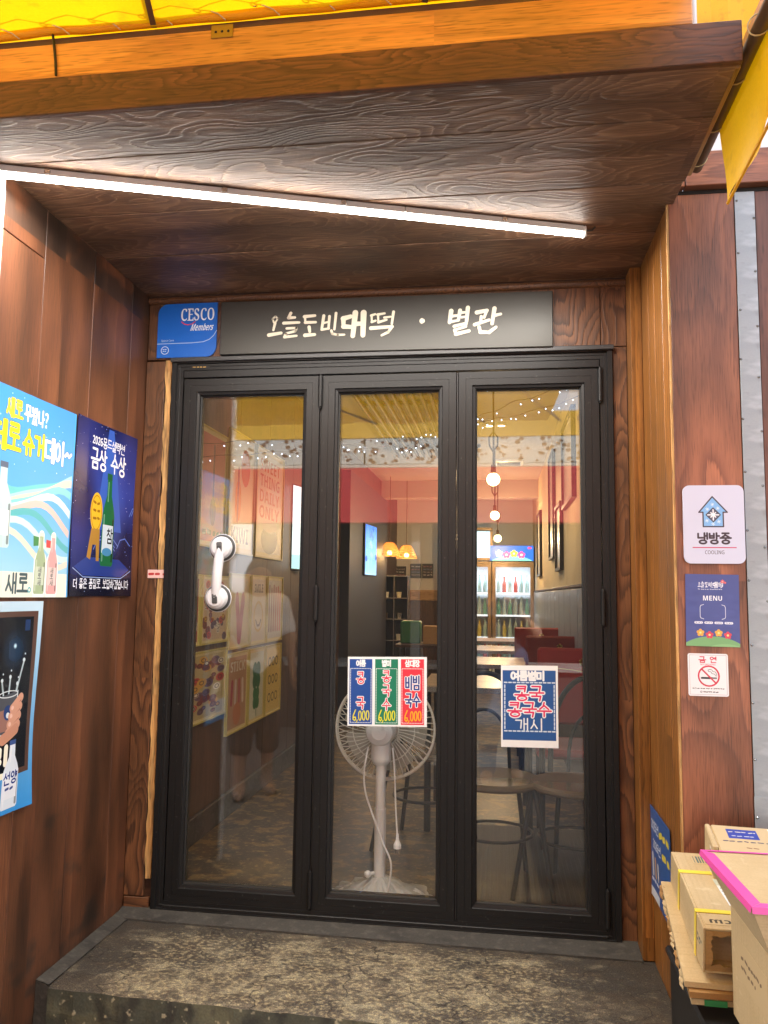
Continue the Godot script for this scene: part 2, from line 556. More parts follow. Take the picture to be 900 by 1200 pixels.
# Flat-sawn plywood: rings are contours of a slow field stretched along the grain (u). Covers lu x lv metres.
func plywood(sd: int, W: int, H: int, lu: float, lv: float, early: Color, late: Color, k0: float, k1: float, fu: float, fv: float, amount: float, fibre: float, blotch: float, bump: float, rough: float, power := 2.0, rvar := 0.0) -> StandardMaterial3D:
	var a := noise(sd, 1.0, 3)
	var b := noise(sd + 7, 1.0, 2)
	var f := noise(sd + 13, 1.0, 2)
	var alb := PackedByteArray()
	alb.resize(W * H * 3)
	var hgt := PackedByteArray()
	hgt.resize(W * H)
	var at := 0
	for j in H:
		var v := lv * j / H
		for i in W:
			var u := lu * i / W
			var fb := f.get_noise_2d(u * 9.0, v * 420.0)
			var f2 := f.get_noise_2d(u * 3.0 + 40.0, v * 150.0)
			var ph := v * k0 + a.get_noise_2d(u * fu, v * fv) * k1 + fb * 0.1 + f2 * 0.11
			var t := ph - floorf(ph)
			var ring := pow(t, power) * (1.0 - smoothstep(0.88, 1.0, t))
			var bl := b.get_noise_2d(u * 1.3, v * 4.0)
			var m := clampf(ring * amount * (1.0 + bl * 0.7) + fb * fibre * 0.5, 0.0, 1.0)
			var c := early.lerp(late, m)
			var g := 1.0 + bl * blotch + (fb + f2 * 0.8) * fibre - 0.14 * smoothstep(0.3, 0.6, -fb)
			if rvar > 0.0 and u < 0.95:  # soot and splash stains low on the boards
				var st := b.get_noise_2d(u * 5.0 + 30.0, v * 3.0) + 0.6 * a.get_noise_2d(u * 14.0, v * 9.0) + 0.5 - u * 1.5
				c = c.lerp(Color8(40, 35, 32), rvar * 0.6 * smoothstep(-0.2, 0.7, st))
			alb[at * 3] = clampi(int(c.r * g * 255.0), 0, 255)
			alb[at * 3 + 1] = clampi(int(c.g * g * 255.0), 0, 255)
			alb[at * 3 + 2] = clampi(int(c.b * g * 255.0), 0, 255)
			hgt[at] = clampi(int(128.0 + ring * 110.0 + fb * 26.0), 0, 255)
			at += 1
	var m := mat(Color.WHITE, rough)
	m.albedo_texture = ImageTexture.create_from_image(Image.create_from_data(W, H, false, Image.FORMAT_RGB8, alb))
	if bump > 0.0:
		m.heightmap_enabled = true
		m.heightmap_scale = bump
		m.heightmap_texture = ImageTexture.create_from_image(Image.create_from_data(W, H, false, Image.FORMAT_L8, hgt))
	m.uv1_scale = Vector3(1.0 / lu, 1.0 / lv, 1)
	return m

# Mottled material: layers = [[frequency u, frequency v, threshold lo, hi, colour, strength], ...] over a base colour
func mottled(sd: int, W: int, H: int, lu: float, lv: float, base: Color, layers: Array, grain: float, bump: float, rough: float, shape = null) -> StandardMaterial3D:
	var ns := []
	for k in layers.size():
		ns.append(noise(sd + k * 31, 1.0, 5))
	var g := noise(sd + 5, 1.0, 2)
	var alb := PackedByteArray()
	alb.resize(W * H * 3)
	var hgt := PackedByteArray()
	hgt.resize(W * H)
	var at := 0
	for j in H:
		var v := lv * j / H
		for i in W:
			var u := lu * i / W
			var c := base
			var hh := 0.0
			for k in layers.size():
				var L: Array = layers[k]
				var s: float = ns[k].get_noise_2d(u * L[0], v * L[1])
				if L.size() > 6: s = 1.0 - absf(s) * float(L[6])  # thin winding cracks
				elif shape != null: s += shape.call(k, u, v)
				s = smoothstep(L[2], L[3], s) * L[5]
				c = c.lerp(L[4], s)
				hh += s * (0.5 if k % 2 == 0 else -0.4)
			var q := g.get_noise_2d(u * 160.0, v * 160.0)
			c = c * (1.0 + q * grain)
			alb[at * 3] = clampi(int(c.r * 255.0), 0, 255)
			alb[at * 3 + 1] = clampi(int(c.g * 255.0), 0, 255)
			alb[at * 3 + 2] = clampi(int(c.b * 255.0), 0, 255)
			hgt[at] = clampi(int(120.0 + hh * 60.0 + q * 60.0), 0, 255)
			at += 1
	var m := mat(Color.WHITE, rough)
	m.albedo_texture = ImageTexture.create_from_image(Image.create_from_data(W, H, false, Image.FORMAT_RGB8, alb))
	if bump > 0.0:
		m.heightmap_enabled = true
		m.heightmap_scale = bump
		m.heightmap_texture = ImageTexture.create_from_image(Image.create_from_data(W, H, false, Image.FORMAT_L8, hgt))
	m.uv1_scale = Vector3(1.0 / lu, 1.0 / lv, 1)
	return m

func glow(c: Color, e: float) -> StandardMaterial3D:
	var m := mat(c, 0.5)
	m.emission_enabled = true
	m.emission = c
	m.emission_energy_multiplier = e
	return m

func pane(alpha := 0.03) -> StandardMaterial3D:
	var m := mat(Color(0.55, 0.6, 0.58, alpha), 0.0)
	m.transparency = BaseMaterial3D.TRANSPARENCY_ALPHA
	return m

func _ready() -> void:
	rng.seed = 11
	# camera
	var cam := Camera3D.new()
	cam.name = "camera"
	cam.transform = Transform3D(Basis(Vector3(0.98995461, 0.0130236, -0.14078442), Vector3(0.00170159, 0.99457888, 0.10397097), Vector3(0.14137529, -0.1031661, 0.98456578)).orthonormalized(), Vector3(1.3062, 1.2109, 3.0215))
	cam.fov = 65.27
	cam.near = 0.05
	cam.far = 200.0
	add_child(cam)
	cam.current = true
	# sky: bright hazy summer day
	var sk := ProceduralSkyMaterial.new()
	sk.sky_top_color = lin(0.62, 0.72, 0.9)
	sk.sky_horizon_color = lin(0.95, 0.96, 1.0)
	sk.sky_curve = 0.25
	sk.ground_bottom_color = lin(0.25, 0.24, 0.23)
	sk.ground_horizon_color = lin(0.45, 0.44, 0.42)
	sk.sky_energy_multiplier = 1.05
	var sky := Sky.new()
	sky.sky_material = sk
	var env := Environment.new()
	env.background_mode = Environment.BG_SKY
	env.sky = sky
	env.tonemap_mode = Environment.TONE_MAPPER_LINEAR
	env.tonemap_exposure = 2.6
	env.sdfgi_enabled = true
	env.ssao_enabled = true
	env.ssil_enabled = true
	var we := WorldEnvironment.new()
	we.name = "world_environment"
	we.environment = env
	add_child(we)
	# sun: high, from behind the restaurant, so that the door side lies in open shade
	var sun := DirectionalLight3D.new()
	sun.name = "sun"
	sun.light_energy = 1.6
	sun.light_color = Color(1.0, 0.97, 0.92)
	sun.light_angular_distance = 0.5
	sun.shadow_enabled = true
	add_child(sun)
	sun.look_at_from_position(Vector3(2.2, 6.2, -5.5), Vector3.ZERO)
	materials()
	setting()
	facade()
	door()
	canopy()
	awning()
	wall_prints()
	door_prints()
	interior_shell()
	interior_things()
	fan()
	cartons()
	street()
	people()

func materials() -> void:
	M.soffit = plywood(3, 1280, 1024, 2.3, 1.3, Color8(108, 80, 62), Color8(168, 134, 104), 14.0, 8.0, 1.0, 3.6, 0.6, 0.14, 0.3, 0.28, 0.48, 2.6)
	M.fascia = plywood(21, 1024, 128, 2.3, 0.29, Color8(104, 66, 42), Color8(60, 37, 25), 14.0, 6.5, 1.4, 7.0, 0.7, 0.16, 0.25, 0.1, 0.5)
	M.wall_wood = plywood(41, 900, 1024, 2.7, 1.3, Color8(98, 61, 40), Color8(68, 40, 27), 7.0, 2.0, 0.25, 1.6, 0.5, 0.12, 0.45, 0.04, 0.46, 1.2, 1.0)
	M.facade_wood = plywood(55, 800, 1024, 2.5, 1.5, Color8(112, 74, 48), Color8(52, 33, 24), 12.0, 6.0, 1.2, 3.5, 0.8, 0.14, 0.25, 0.14, 0.45)
	M.red_wood = plywood(61, 900, 1024, 2.7, 1.3, Color8(142, 89, 64), Color8(96, 58, 44), 3.0, 4.0, 0.8, 2.6, 0.65, 0.13, 0.4, 0.06, 0.36, 1.6)
	M.dark_red = plywood(67, 512, 256, 2.7, 1.3, Color8(118, 74, 58), Color8(92, 57, 46), 3.0, 2.5, 0.5, 2.0, 0.5, 0.12, 0.2, 0.05, 0.4, 1.6)
	M.ochre = plywood(71, 1024, 128, 2.6, 0.32, Color8(154, 102, 48), Color8(98, 60, 28), 34.0, 2.2, 0.12, 1.5, 0.75, 0.12, 0.25, 0.06, 0.35, 1.3)
	M.beam = plywood(77, 1024, 128, 2.4, 0.3, Color8(216, 152, 76), Color8(184, 122, 58), 24.0, 2.4, 0.3, 3.0, 0.6, 0.1, 0.2, 0.02, 0.3, 1.2)
	M.raw = plywood(79, 512, 64, 2.3, 0.28, Color8(206, 160, 100), Color8(150, 98, 52), 20.0, 3.0, 1.0, 3.0, 0.6, 0.25, 0.3, 0.1, 0.7)
	M.frame = mottled(87, 512, 512, 1.2, 1.2, Color8(30, 30, 31), [[1.2, 2.0, -0.1, 0.6, Color8(35, 34, 34), 0.6], [2.0, 60.0, 0.3, 0.7, Color8(44, 43, 42), 0.5], [50.0, 50.0, 0.5, 0.62, Color8(92, 90, 86), 0.6]], 0.08, 0.0, 0.42)
	M.frame.metallic_specular = 0.4
	M.frame_lit = mat(lin(0.05, 0.05, 0.052), 0.4, 0.2, 0.5)
	M.seal = mat(lin(0.008, 0.008, 0.008), 0.6)
	M.glass = pane(0.004)
	M.white = mat(lin(0.75, 0.75, 0.74), 0.4)
	M.cream = mat(lin(0.68, 0.63, 0.5), 0.4)
	M.black = mat(lin(0.012, 0.012, 0.013), 0.45)
	M.steel = mottled(81, 256, 512, 0.1, 1.6, Color8(160, 166, 170), [[5.0, 1.8, -0.1, 0.5, Color8(150, 157, 162), 0.7], [9.0, 3.0, 0.1, 0.5, Color8(196, 201, 205), 0.6], [5.0, 6.0, 0.4, 0.6, Color8(134, 134, 132), 0.4]], 0.02, 0.0, 0.5)
	M.steel.metallic = 0.3
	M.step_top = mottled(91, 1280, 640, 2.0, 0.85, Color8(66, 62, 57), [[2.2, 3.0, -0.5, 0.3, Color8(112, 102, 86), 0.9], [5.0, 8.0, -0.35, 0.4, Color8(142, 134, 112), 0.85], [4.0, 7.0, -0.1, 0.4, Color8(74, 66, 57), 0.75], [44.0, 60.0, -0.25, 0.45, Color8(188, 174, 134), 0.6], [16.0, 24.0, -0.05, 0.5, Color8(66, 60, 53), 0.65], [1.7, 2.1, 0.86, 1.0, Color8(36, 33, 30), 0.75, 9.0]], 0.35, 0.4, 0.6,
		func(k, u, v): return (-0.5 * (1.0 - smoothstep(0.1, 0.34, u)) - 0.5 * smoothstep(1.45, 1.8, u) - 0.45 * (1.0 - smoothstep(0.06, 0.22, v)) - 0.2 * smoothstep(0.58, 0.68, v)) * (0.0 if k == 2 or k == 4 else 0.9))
	M.mortar = mottled(95, 512, 128, 2.0, 0.5, Color8(68, 66, 62), [[4.0, 8.0, -0.1, 0.5, Color8(50, 48, 46), 0.8], [20.0, 30.0, 0.1, 0.5, Color8(96, 93, 86), 0.5]], 0.15, 0.25, 0.7)
	M.step_front = mottled(97, 512, 128, 2.0, 0.5, Color8(74, 76, 66), [[3.0, 6.0, -0.1, 0.5, Color8(104, 102, 82), 0.8], [8.0, 5.0, 0.0, 0.5, Color8(46, 46, 44), 0.8], [26.0, 26.0, 0.42, 0.5, Color8(190, 180, 150), 0.8]], 0.15, 0.3, 0.7)
	M.asphalt = mottled(99, 512, 512, 3.0, 3.0, Color8(98, 96, 92), [[2.0, 2.0, -0.1, 0.5, Color8(80, 78, 75), 0.7], [40.0, 40.0, 0.2, 0.5, Color8(126, 122, 116), 0.6]], 0.2, 0.3, 0.85)
	M.card = mottled(101, 512, 512, 0.8, 0.8, Color8(198, 176, 136), [[3.0, 3.0, -0.1, 0.6, Color8(182, 158, 116), 0.6], [1.0, 90.0, 0.0, 0.6, Color8(184, 160, 120), 0.5], [22.0, 9.0, 0.35, 0.6, Color8(212, 194, 156), 0.6]], 0.04, 0.03, 0.75)
	M.card_dark = mottled(103, 256, 256, 0.8, 0.8, Color8(168, 132, 84), [[3.0, 3.0, -0.1, 0.6, Color8(150, 106, 62), 0.6], [1.0, 120.0, 0.0, 0.6, Color8(156, 112, 68), 0.5]], 0.05, 0.03, 0.8)
	M.tarp = mottled(107, 512, 512, 2.0, 2.0, Color8(246, 190, 12), [[2.0, 3.0, -0.1, 0.6, Color8(226, 164, 8), 0.6], [9.0, 14.0, 0.25, 0.6, Color8(206, 150, 20), 0.4]], 0.03, 0.08, 0.45)
	M.tarp.backlight_enabled = true
	M.tarp.backlight = Color(0.8, 0.8, 0.8)
	M.bronze = mat(lin(0.13, 0.085, 0.05), 0.4, 0.2)
	M.rope = mat(lin(0.6, 0.5, 0.28), 0.7)
	M.plaster = mottled(109, 512, 512, 3.0, 3.0, Color8(206, 190, 152), [[1.5, 1.5, -0.1, 0.6, Color8(190, 172, 134), 0.6]], 0.03, 0.05, 0.8)
	M.inner_floor = mottled(113, 512, 1024, 2.0, 5.0, Color8(66, 54, 42), [[1.6, 1.6, -0.2, 0.4, Color8(92, 76, 54), 0.8], [6.0, 8.0, 0.0, 0.35, Color8(148, 120, 68), 0.8], [5.0, 6.0, 0.1, 0.5, Color8(46, 40, 34), 0.8], [26.0, 34.0, 0.22, 0.5, Color8(186, 158, 100), 0.6]], 0.14, 0.15, 0.38)
	M.ceiling = mat(lin(0.36, 0.33, 0.29), 0.8)
	M.navy = mat(lin(0.03, 0.03, 0.045), 0.5)
	M.walnut = plywood(117, 512, 256, 2.6, 1.3, Color8(84, 58, 44), Color8(50, 34, 27), 9.0, 3.0, 0.4, 2.4, 0.6, 0.15, 0.2, 0.04, 0.5)
	M.oak = plywood(119, 512, 256, 2.6, 1.3, Color8(176, 142, 100), Color8(138, 104, 70), 16.0, 2.4, 0.4, 2.6, 0.6, 0.12, 0.2, 0.02, 0.3)
	M.chrome = mat(lin(0.55, 0.54, 0.52), 0.25, 0.9)
	M.red_seat = mat(lin(0.26, 0.02, 0.02), 0.4)

# ---------------------------------------------------------------- the setting
func setting() -> void:
	var b := B.new()
	b.quad(Vector3(-60, -0.2, 60), Vector3(60, -0.2, 60), Vector3(60, -0.2, -60), Vector3(-60, -0.2, -60), Vector3.UP, Vector2(0, 0), Vector2(120, 0), Vector2(120, 120), Vector2(0, 120))
	solo("ground", b, M.asphalt, "grey asphalt of the alley in front of the step", "ground", "", "structure")
	# the step: worn top, chipped front edge
	var st := struct("entrance_step", "low concrete step with worn mottled top in front of the door", "step")
	var nx := 90
	var nz := 26
	var f := noise(5, 1.0, 4)
	b = B.new()
	var edge := func(x: float) -> float: return 0.582 + 0.06 * (x + 0.115) / 1.9 + 0.006 * f.get_noise_2d(x * 9.0, 3.0)
	var P := func(i: int, j: int) -> Vector3:
		var x := -0.113 + 1.936 * i / nx
		var q := float(j) / nz
		var z: float = 0.05 + (edge.call(x) - 0.05) * q
		return Vector3(x, 0.003 * f.get_noise_2d(x * 6.0, z * 6.0) - 0.008 * pow(q, 14.0) - 0.003, z)
	for j in nz:
		for i in nx:
			var q := [P.call(i, j), P.call(i + 1, j), P.call(i + 1, j + 1), P.call(i, j + 1)]
			var u := []
			for p in q: u.append(Vector2(p.x + 0.115, p.z))
			b.quad(q[0], q[1], q[2], q[3], (q[3] - q[0]).cross(q[1] - q[0]).normalized(), u[0], u[1], u[2], u[3])
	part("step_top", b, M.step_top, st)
	b = B.new()
	for i in nx:
		var a: Vector3 = P.call(i, nz)
		var c: Vector3 = P.call(i + 1, nz)
		for k in 3:
			var y0: float = lerpf(a.y, -0.21, k / 3.0)
			var y1: float = lerpf(a.y, -0.21, (k + 1) / 3.0)
			var o := Vector3(0, 0, 0.006 if k > 0 else 0.0)
			var o2 := Vector3(0, 0, 0.006)
			b.fquad(Vector3(a.x, y0, a.z) + o, Vector3(c.x, y0 + c.y - a.y, c.z) + o, Vector3(c.x, y1, c.z) + o2, Vector3(a.x, y1, a.z) + o2, Vector3(0, 0.1, 1), 0)
	part("step_front", b, M.step_front, st)
	# mortar fillet under the door and along the left wall
	b = B.new()
	b.fquad(Vector3(-0.113, 0.004, 0.075), Vector3(1.784, 0.004, 0.11), Vector3(1.784, 0.022, 0.0), Vector3(-0.113, 0.022, 0.0), Vector3(0, 1, 0.3), 0)
	b.fquad(Vector3(-0.113, -0.02, 0.075), Vector3(1.784, -0.02, 0.11), Vector3(1.784, 0.004, 0.11), Vector3(-0.113, 0.004, 0.075), Vector3(0, 0.2, 1), 0)
	part("mortar_fillet", b, M.mortar, st)
	b = B.new()
	b.fquad(Vector3(-0.114, 0.012, 0.04), Vector3(-0.114, 0.012, 0.584), Vector3(-0.07, 0.001, 0.584), Vector3(-0.06, 0.001, 0.04), Vector3(0.3, 1, 0), 0)
	b.fquad(Vector3(-0.114, -0.2, 0.592), Vector3(-0.114, 0.012, 0.584), Vector3(-0.07, 0.001, 0.590), Vector3(-0.07, -0.2, 0.596), Vector3(0, 0, 1), 0)
	part("mortar_fillet", b, M.mortar, st)

func facade() -> void:
	# left wall of the recess
	var w := struct("wall_left", "left wall of the recess, reddish brown plywood panels", "wall")
	part("wall_core", bx(-0.3, -0.128, -0.2, 2.46, -0.02, 0.97), M.walnut, w)
	for s in [[0.0, 0.149, -0.2, 2.4185, 0.0], [0.151, 0.449, -0.2, 2.4185, 0.0006], [0.4515, 0.758, -0.2, 2.4185, 0.0], [0.761, 0.985, -0.2, 2.254, 0.0005], [0.761, 0.985, 2.257, 2.4185, 0.001]]:
		var pb := B.new()
		pb.uo = Vector2(0.4, rng.randf() * 7.0)
		pb.bb(-0.127, -0.115 + s[4], s[2], s[3], s[0], s[1], 0.0012, 1)
		part("plywood_panel", pb, M.wall_wood, w)
	part("corner_trim", bx(-0.135, -0.107, -0.2, 2.41, 0.987, 1.02, 0.003, 1), M.white, w)
	# wall with the door in it
	w = struct("wall_facade", "brown plywood wall around the folding door", "wall")
	part("wall_core", bx(-0.3, 1.95, 2.152, 3.3, -0.14, -0.0125), M.walnut, w)
	part("wall_core", bx(-0.3, -0.002, 0.0, 2.15, -0.14, -0.0125), M.walnut, w)
	part("wall_core", bx(1.732, 1.95, 0.0, 2.15, -0.14, -0.0125), M.walnut, w)
	part("plywood_panel", bx(-0.113, 1.689, 2.154, 2.392, -0.012, 0.0, 0.0012, 1), M.facade_wood, w)
	part("plywood_panel", bx(1.692, 1.784, 2.154, 2.392, -0.012, 0.0005, 0.0012, 1), M.facade_wood, w)
	part("plywood_panel", bx(1.733, 1.784, 0.012, 2.151, -0.012, 0.0, 0.0012, 1), M.facade_wood, w)
	part("plywood_strip", bx(-0.113, -0.034, 0.06, 2.145, -0.012, 0.006, 0.002, 1), M.facade_wood, w)
	part("plinth_block", bx(-0.111, -0.01, 0.006, 0.056, -0.012, 0.008, 0.002, 0), M.facade_wood, w)
	# torn raw edge of the strip
	var f := noise(9, 1.0, 3)
	var b := B.new()
	var n := 90
	for i in n:
		var y0 := 0.125 + (2.148 - 0.125) * i / n
		var y1 := 0.125 + (2.148 - 0.125) * (i + 1) / n
		var a0 := -0.033 + 0.004 + 0.007 * f.get_noise_1d(y0 * 7.0)
		var a1 := -0.033 + 0.004 + 0.007 * f.get_noise_1d(y1 * 7.0)
		var c0 := -0.006 + 0.005 * f.get_noise_1d(y0 * 17.0 + 40)
		var c1 := -0.006 + 0.005 * f.get_noise_1d(y1 * 17.0 + 40)
		b.fquad(Vector3(a0, y0, 0.0075), Vector3(c0, y0, 0.004), Vector3(c1, y1, 0.004), Vector3(a1, y1, 0.0075), Vector3.BACK, 1)
		b.fquad(Vector3(c0, y0, 0.004), Vector3(c0, y0, -0.012), Vector3(c1, y1, -0.012), Vector3(c1, y1, 0.004), Vector3.RIGHT, 1)
		b.fquad(Vector3(a0, y0, 0.0075), Vector3(a0, y0, 0.003), Vector3(a1, y1, 0.003), Vector3(a1, y1, 0.0075), Vector3.LEFT, 1)
	part("raw_edge", b, M.raw, w)
	b = B.new()
	b.rod(Vector3(-0.113, 2.400, 0.0), Vector3(1.784, 2.400, 0.0), 0.016, 0.016, 10)
	part("cove_moulding", b, M.facade_wood, w)
	# right side of the recess: post and reveal boards
	w = struct("wall_right", "right side of the recess, post and ochre grained boards", "wall")
	part("post", bx(1.785, 1.825, 0.0, 2.418, 0.0, 0.1, 0.002, 1), M.ochre, w)
	part("wall_core", bx(1.837, 1.95, -0.2, 2.45, 0.0, 0.555), M.walnut, w)
	var z := 0.102
	for d in [0.125, 0.1, 0.13, 0.109]:
		part("plank", bx(1.8245 + rng.randf_range(-0.0008, 0.0006), 1.837, -0.2, 2.45, z, z + d - 0.002, 0.0015, 1), M.ochre, w)
		z += d
	# right front of the building
	w = struct("wall_front", "front wall right of the recess, red brown plywood", "wall")
	part("wall_core", bx(1.95, 3.6, -0.2, 3.3, 0.3, 0.5575), M.walnut, w)
	part("plywood_panel", bx(1.8265, 2.0185, -0.2, 2.447, 0.558, 0.571, 0.0015, 1), M.red_wood, w)
	part("plywood_panel", bx(2.08, 2.75, -0.2, 2.447, 0.558, 0.569, 0.0015, 1), M.dark_red, w)
	part("plywood_panel", bx(2.753, 3.6, -0.2, 2.447, 0.558, 0.569, 0.0015, 1), M.dark_red, w)
	part("panel_edge", bx(1.8205, 1.8262, -0.2, 2.447, 0.558, 0.5705, 0.0008, 1), M.raw, w)
	part("shadow_batten", bx(1.84, 3.6, 2.449, 2.462, 0.556, 0.566, 0.001, 0), M.seal, w)
	part("band_board", bx(1.76, 1.872, 2.463, 2.572, 0.552, 0.595, 0.002, 0), M.red_wood, w)
	part("band_board", bx(1.8745, 3.6, 2.463, 2.572, 0.552, 0.596, 0.002, 0), M.red_wood, w)
	part("upper_wall", bx(1.8, 3.6, 2.575, 3.3, 0.552, 0.575, 0.002, 0), M.white, w)
	var t := thing("metal_strip", "galvanised steel strip screwed over the panel joint, right of the signs", "metal strip", Vector3(0, 0, 0))
	part("strip", bx(2.020, 2.078, 0.62, 2.446, 0.5712, 0.5735, 0.0008, 1), M.steel, t)
	part("strip", bx(2.0185, 2.0795, -0.2, 0.66, 0.5737, 0.576, 0.0008, 1), M.steel, t)
	for k in 14:
		var y := 2.41 - 0.165 * k
		for q in [-1, 1]:
			var s := B.new()
			s.ball(Vector3(2.049 + q * 0.024 + rng.randf_range(-0.002, 0.002), y + rng.randf_range(-0.012, 0.012) - (0.05 if q > 0 else 0.0), 0.5737 if y > 0.66 else 0.5765), 0.0042, 8, Vector3(1, 1, 0.5))
			part("screw", s, M.chrome, t)

func hinge(parent: Node, x: float, y: float) -> void:
	var b := B.new()
	b.rod(Vector3(x, y - 0.062, 0.008), Vector3(x, y + 0.062, 0.008), 0.0085, 0.0085, 12)
	b.rod(Vector3(x, y + 0.062, 0.008), Vector3(x, y + 0.07, 0.008), 0.006, 0.004, 10)
	b.rod(Vector3(x, y - 0.07, 0.008), Vector3(x, y - 0.062, 0.008), 0.004, 0.006, 10)
	for q in [-0.02, 0.02]:
		b.rod(Vector3(x, y + q - 0.0008, 0.008), Vector3(x, y + q + 0.0008, 0.008), 0.0092, 0.0092, 12)
	part("hinge", b, M.frame, parent)

func door() -> void:
	var d := thing("folding_door", "black aluminium folding door with three glazed leaves", "door")
	var b := B.new()
	b.rings(0.0, 0.004, 1.73, 2.15, [Vector2(0, -0.09), Vector2(0, 0.014), Vector2(0.018, 0.014), Vector2(0.021, 0.005), Vector2(0.03, 0.005), Vector2(0.032, 0.003), Vector2(0.0445, 0.003), Vector2(0.0445, -0.09)])
	var fr := part("outer_frame", b, M.frame, d)
	part("head_trim", bx(-0.004, 1.736, 2.136, 2.1535, 0.0145, 0.026, 0.002, 0), M.frame_lit, fr)
	part("head_rail", bx(0.046, 1.684, 2.074, 2.104, -0.06, 0.004, 0.002, 0), M.frame, fr)
	part("floor_track", bx(0.046, 1.684, 0.012, 0.036, -0.08, 0.012, 0.002, 0), M.frame, fr)
	var gl := B.new()
	gl.plate(Vector3(0.118, 2.118, 0.0035), 0.075, 0.012, [0.001, 0.001, 0.001, 0.001], 0.0008)
	var pd := Pad.new(150, 24, Color8(30, 29, 28))
	pd.fine(8, 12, 120, 12, Color8(214, 170, 90), 4)
	part("maker_sticker", gl, printed(pd), fr)
	for L in [[0.0475, 0.611], [0.617, 1.1485], [1.155, 1.683]]:
		b = B.new()
		b.rings(L[0], 0.041, L[1], 2.071, [Vector2(0.0, -0.06), Vector2(0.0, -0.003), Vector2(0.002, 0.0), Vector2(0.028, 0.0), Vector2(0.0285, -0.0012), Vector2(0.03, -0.0012), Vector2(0.0305, 0.0), Vector2(0.0535, 0.0), Vector2(0.055, -0.002), Vector2(0.056, -0.006), Vector2(0.0655, -0.009), Vector2(0.067, -0.022), Vector2(0.067, -0.06)])
		var leaf := part("door_leaf", b, M.frame, d)
		b = B.new()
		b.rings(L[0] + 0.0665, 0.1075, L[1] - 0.0665, 2.0045, [Vector2(0, -0.0205), Vector2(0, -0.019), Vector2(0.005, -0.022), Vector2(0.005, -0.028)])
		part("seal", b, M.seal, leaf)
		part("glass_pane", bx(L[0] + 0.0672, L[1] - 0.0672, 0.1082, 2.0038, -0.034, -0.028, 0.0), M.glass, leaf)
		part("glass_pane", bx(L[0] + 0.0672, L[1] - 0.0672, 0.1082, 2.0038, -0.052, -0.046, 0.0), M.glass, leaf)
	part("joint_strip", bx(1.1497, 1.1538, 0.045, 2.07, -0.03, -0.006, 0.001, 1), M.frame_lit, d)
	part("joint_strip", bx(0.6122, 0.6158, 0.045, 2.07, -0.03, -0.008, 0.001, 1), M.frame_lit, d)
	for y in [2.005, 1.175, 0.125]:
		hinge(d, 0.614, y)
		hinge(d, 1.685, y)

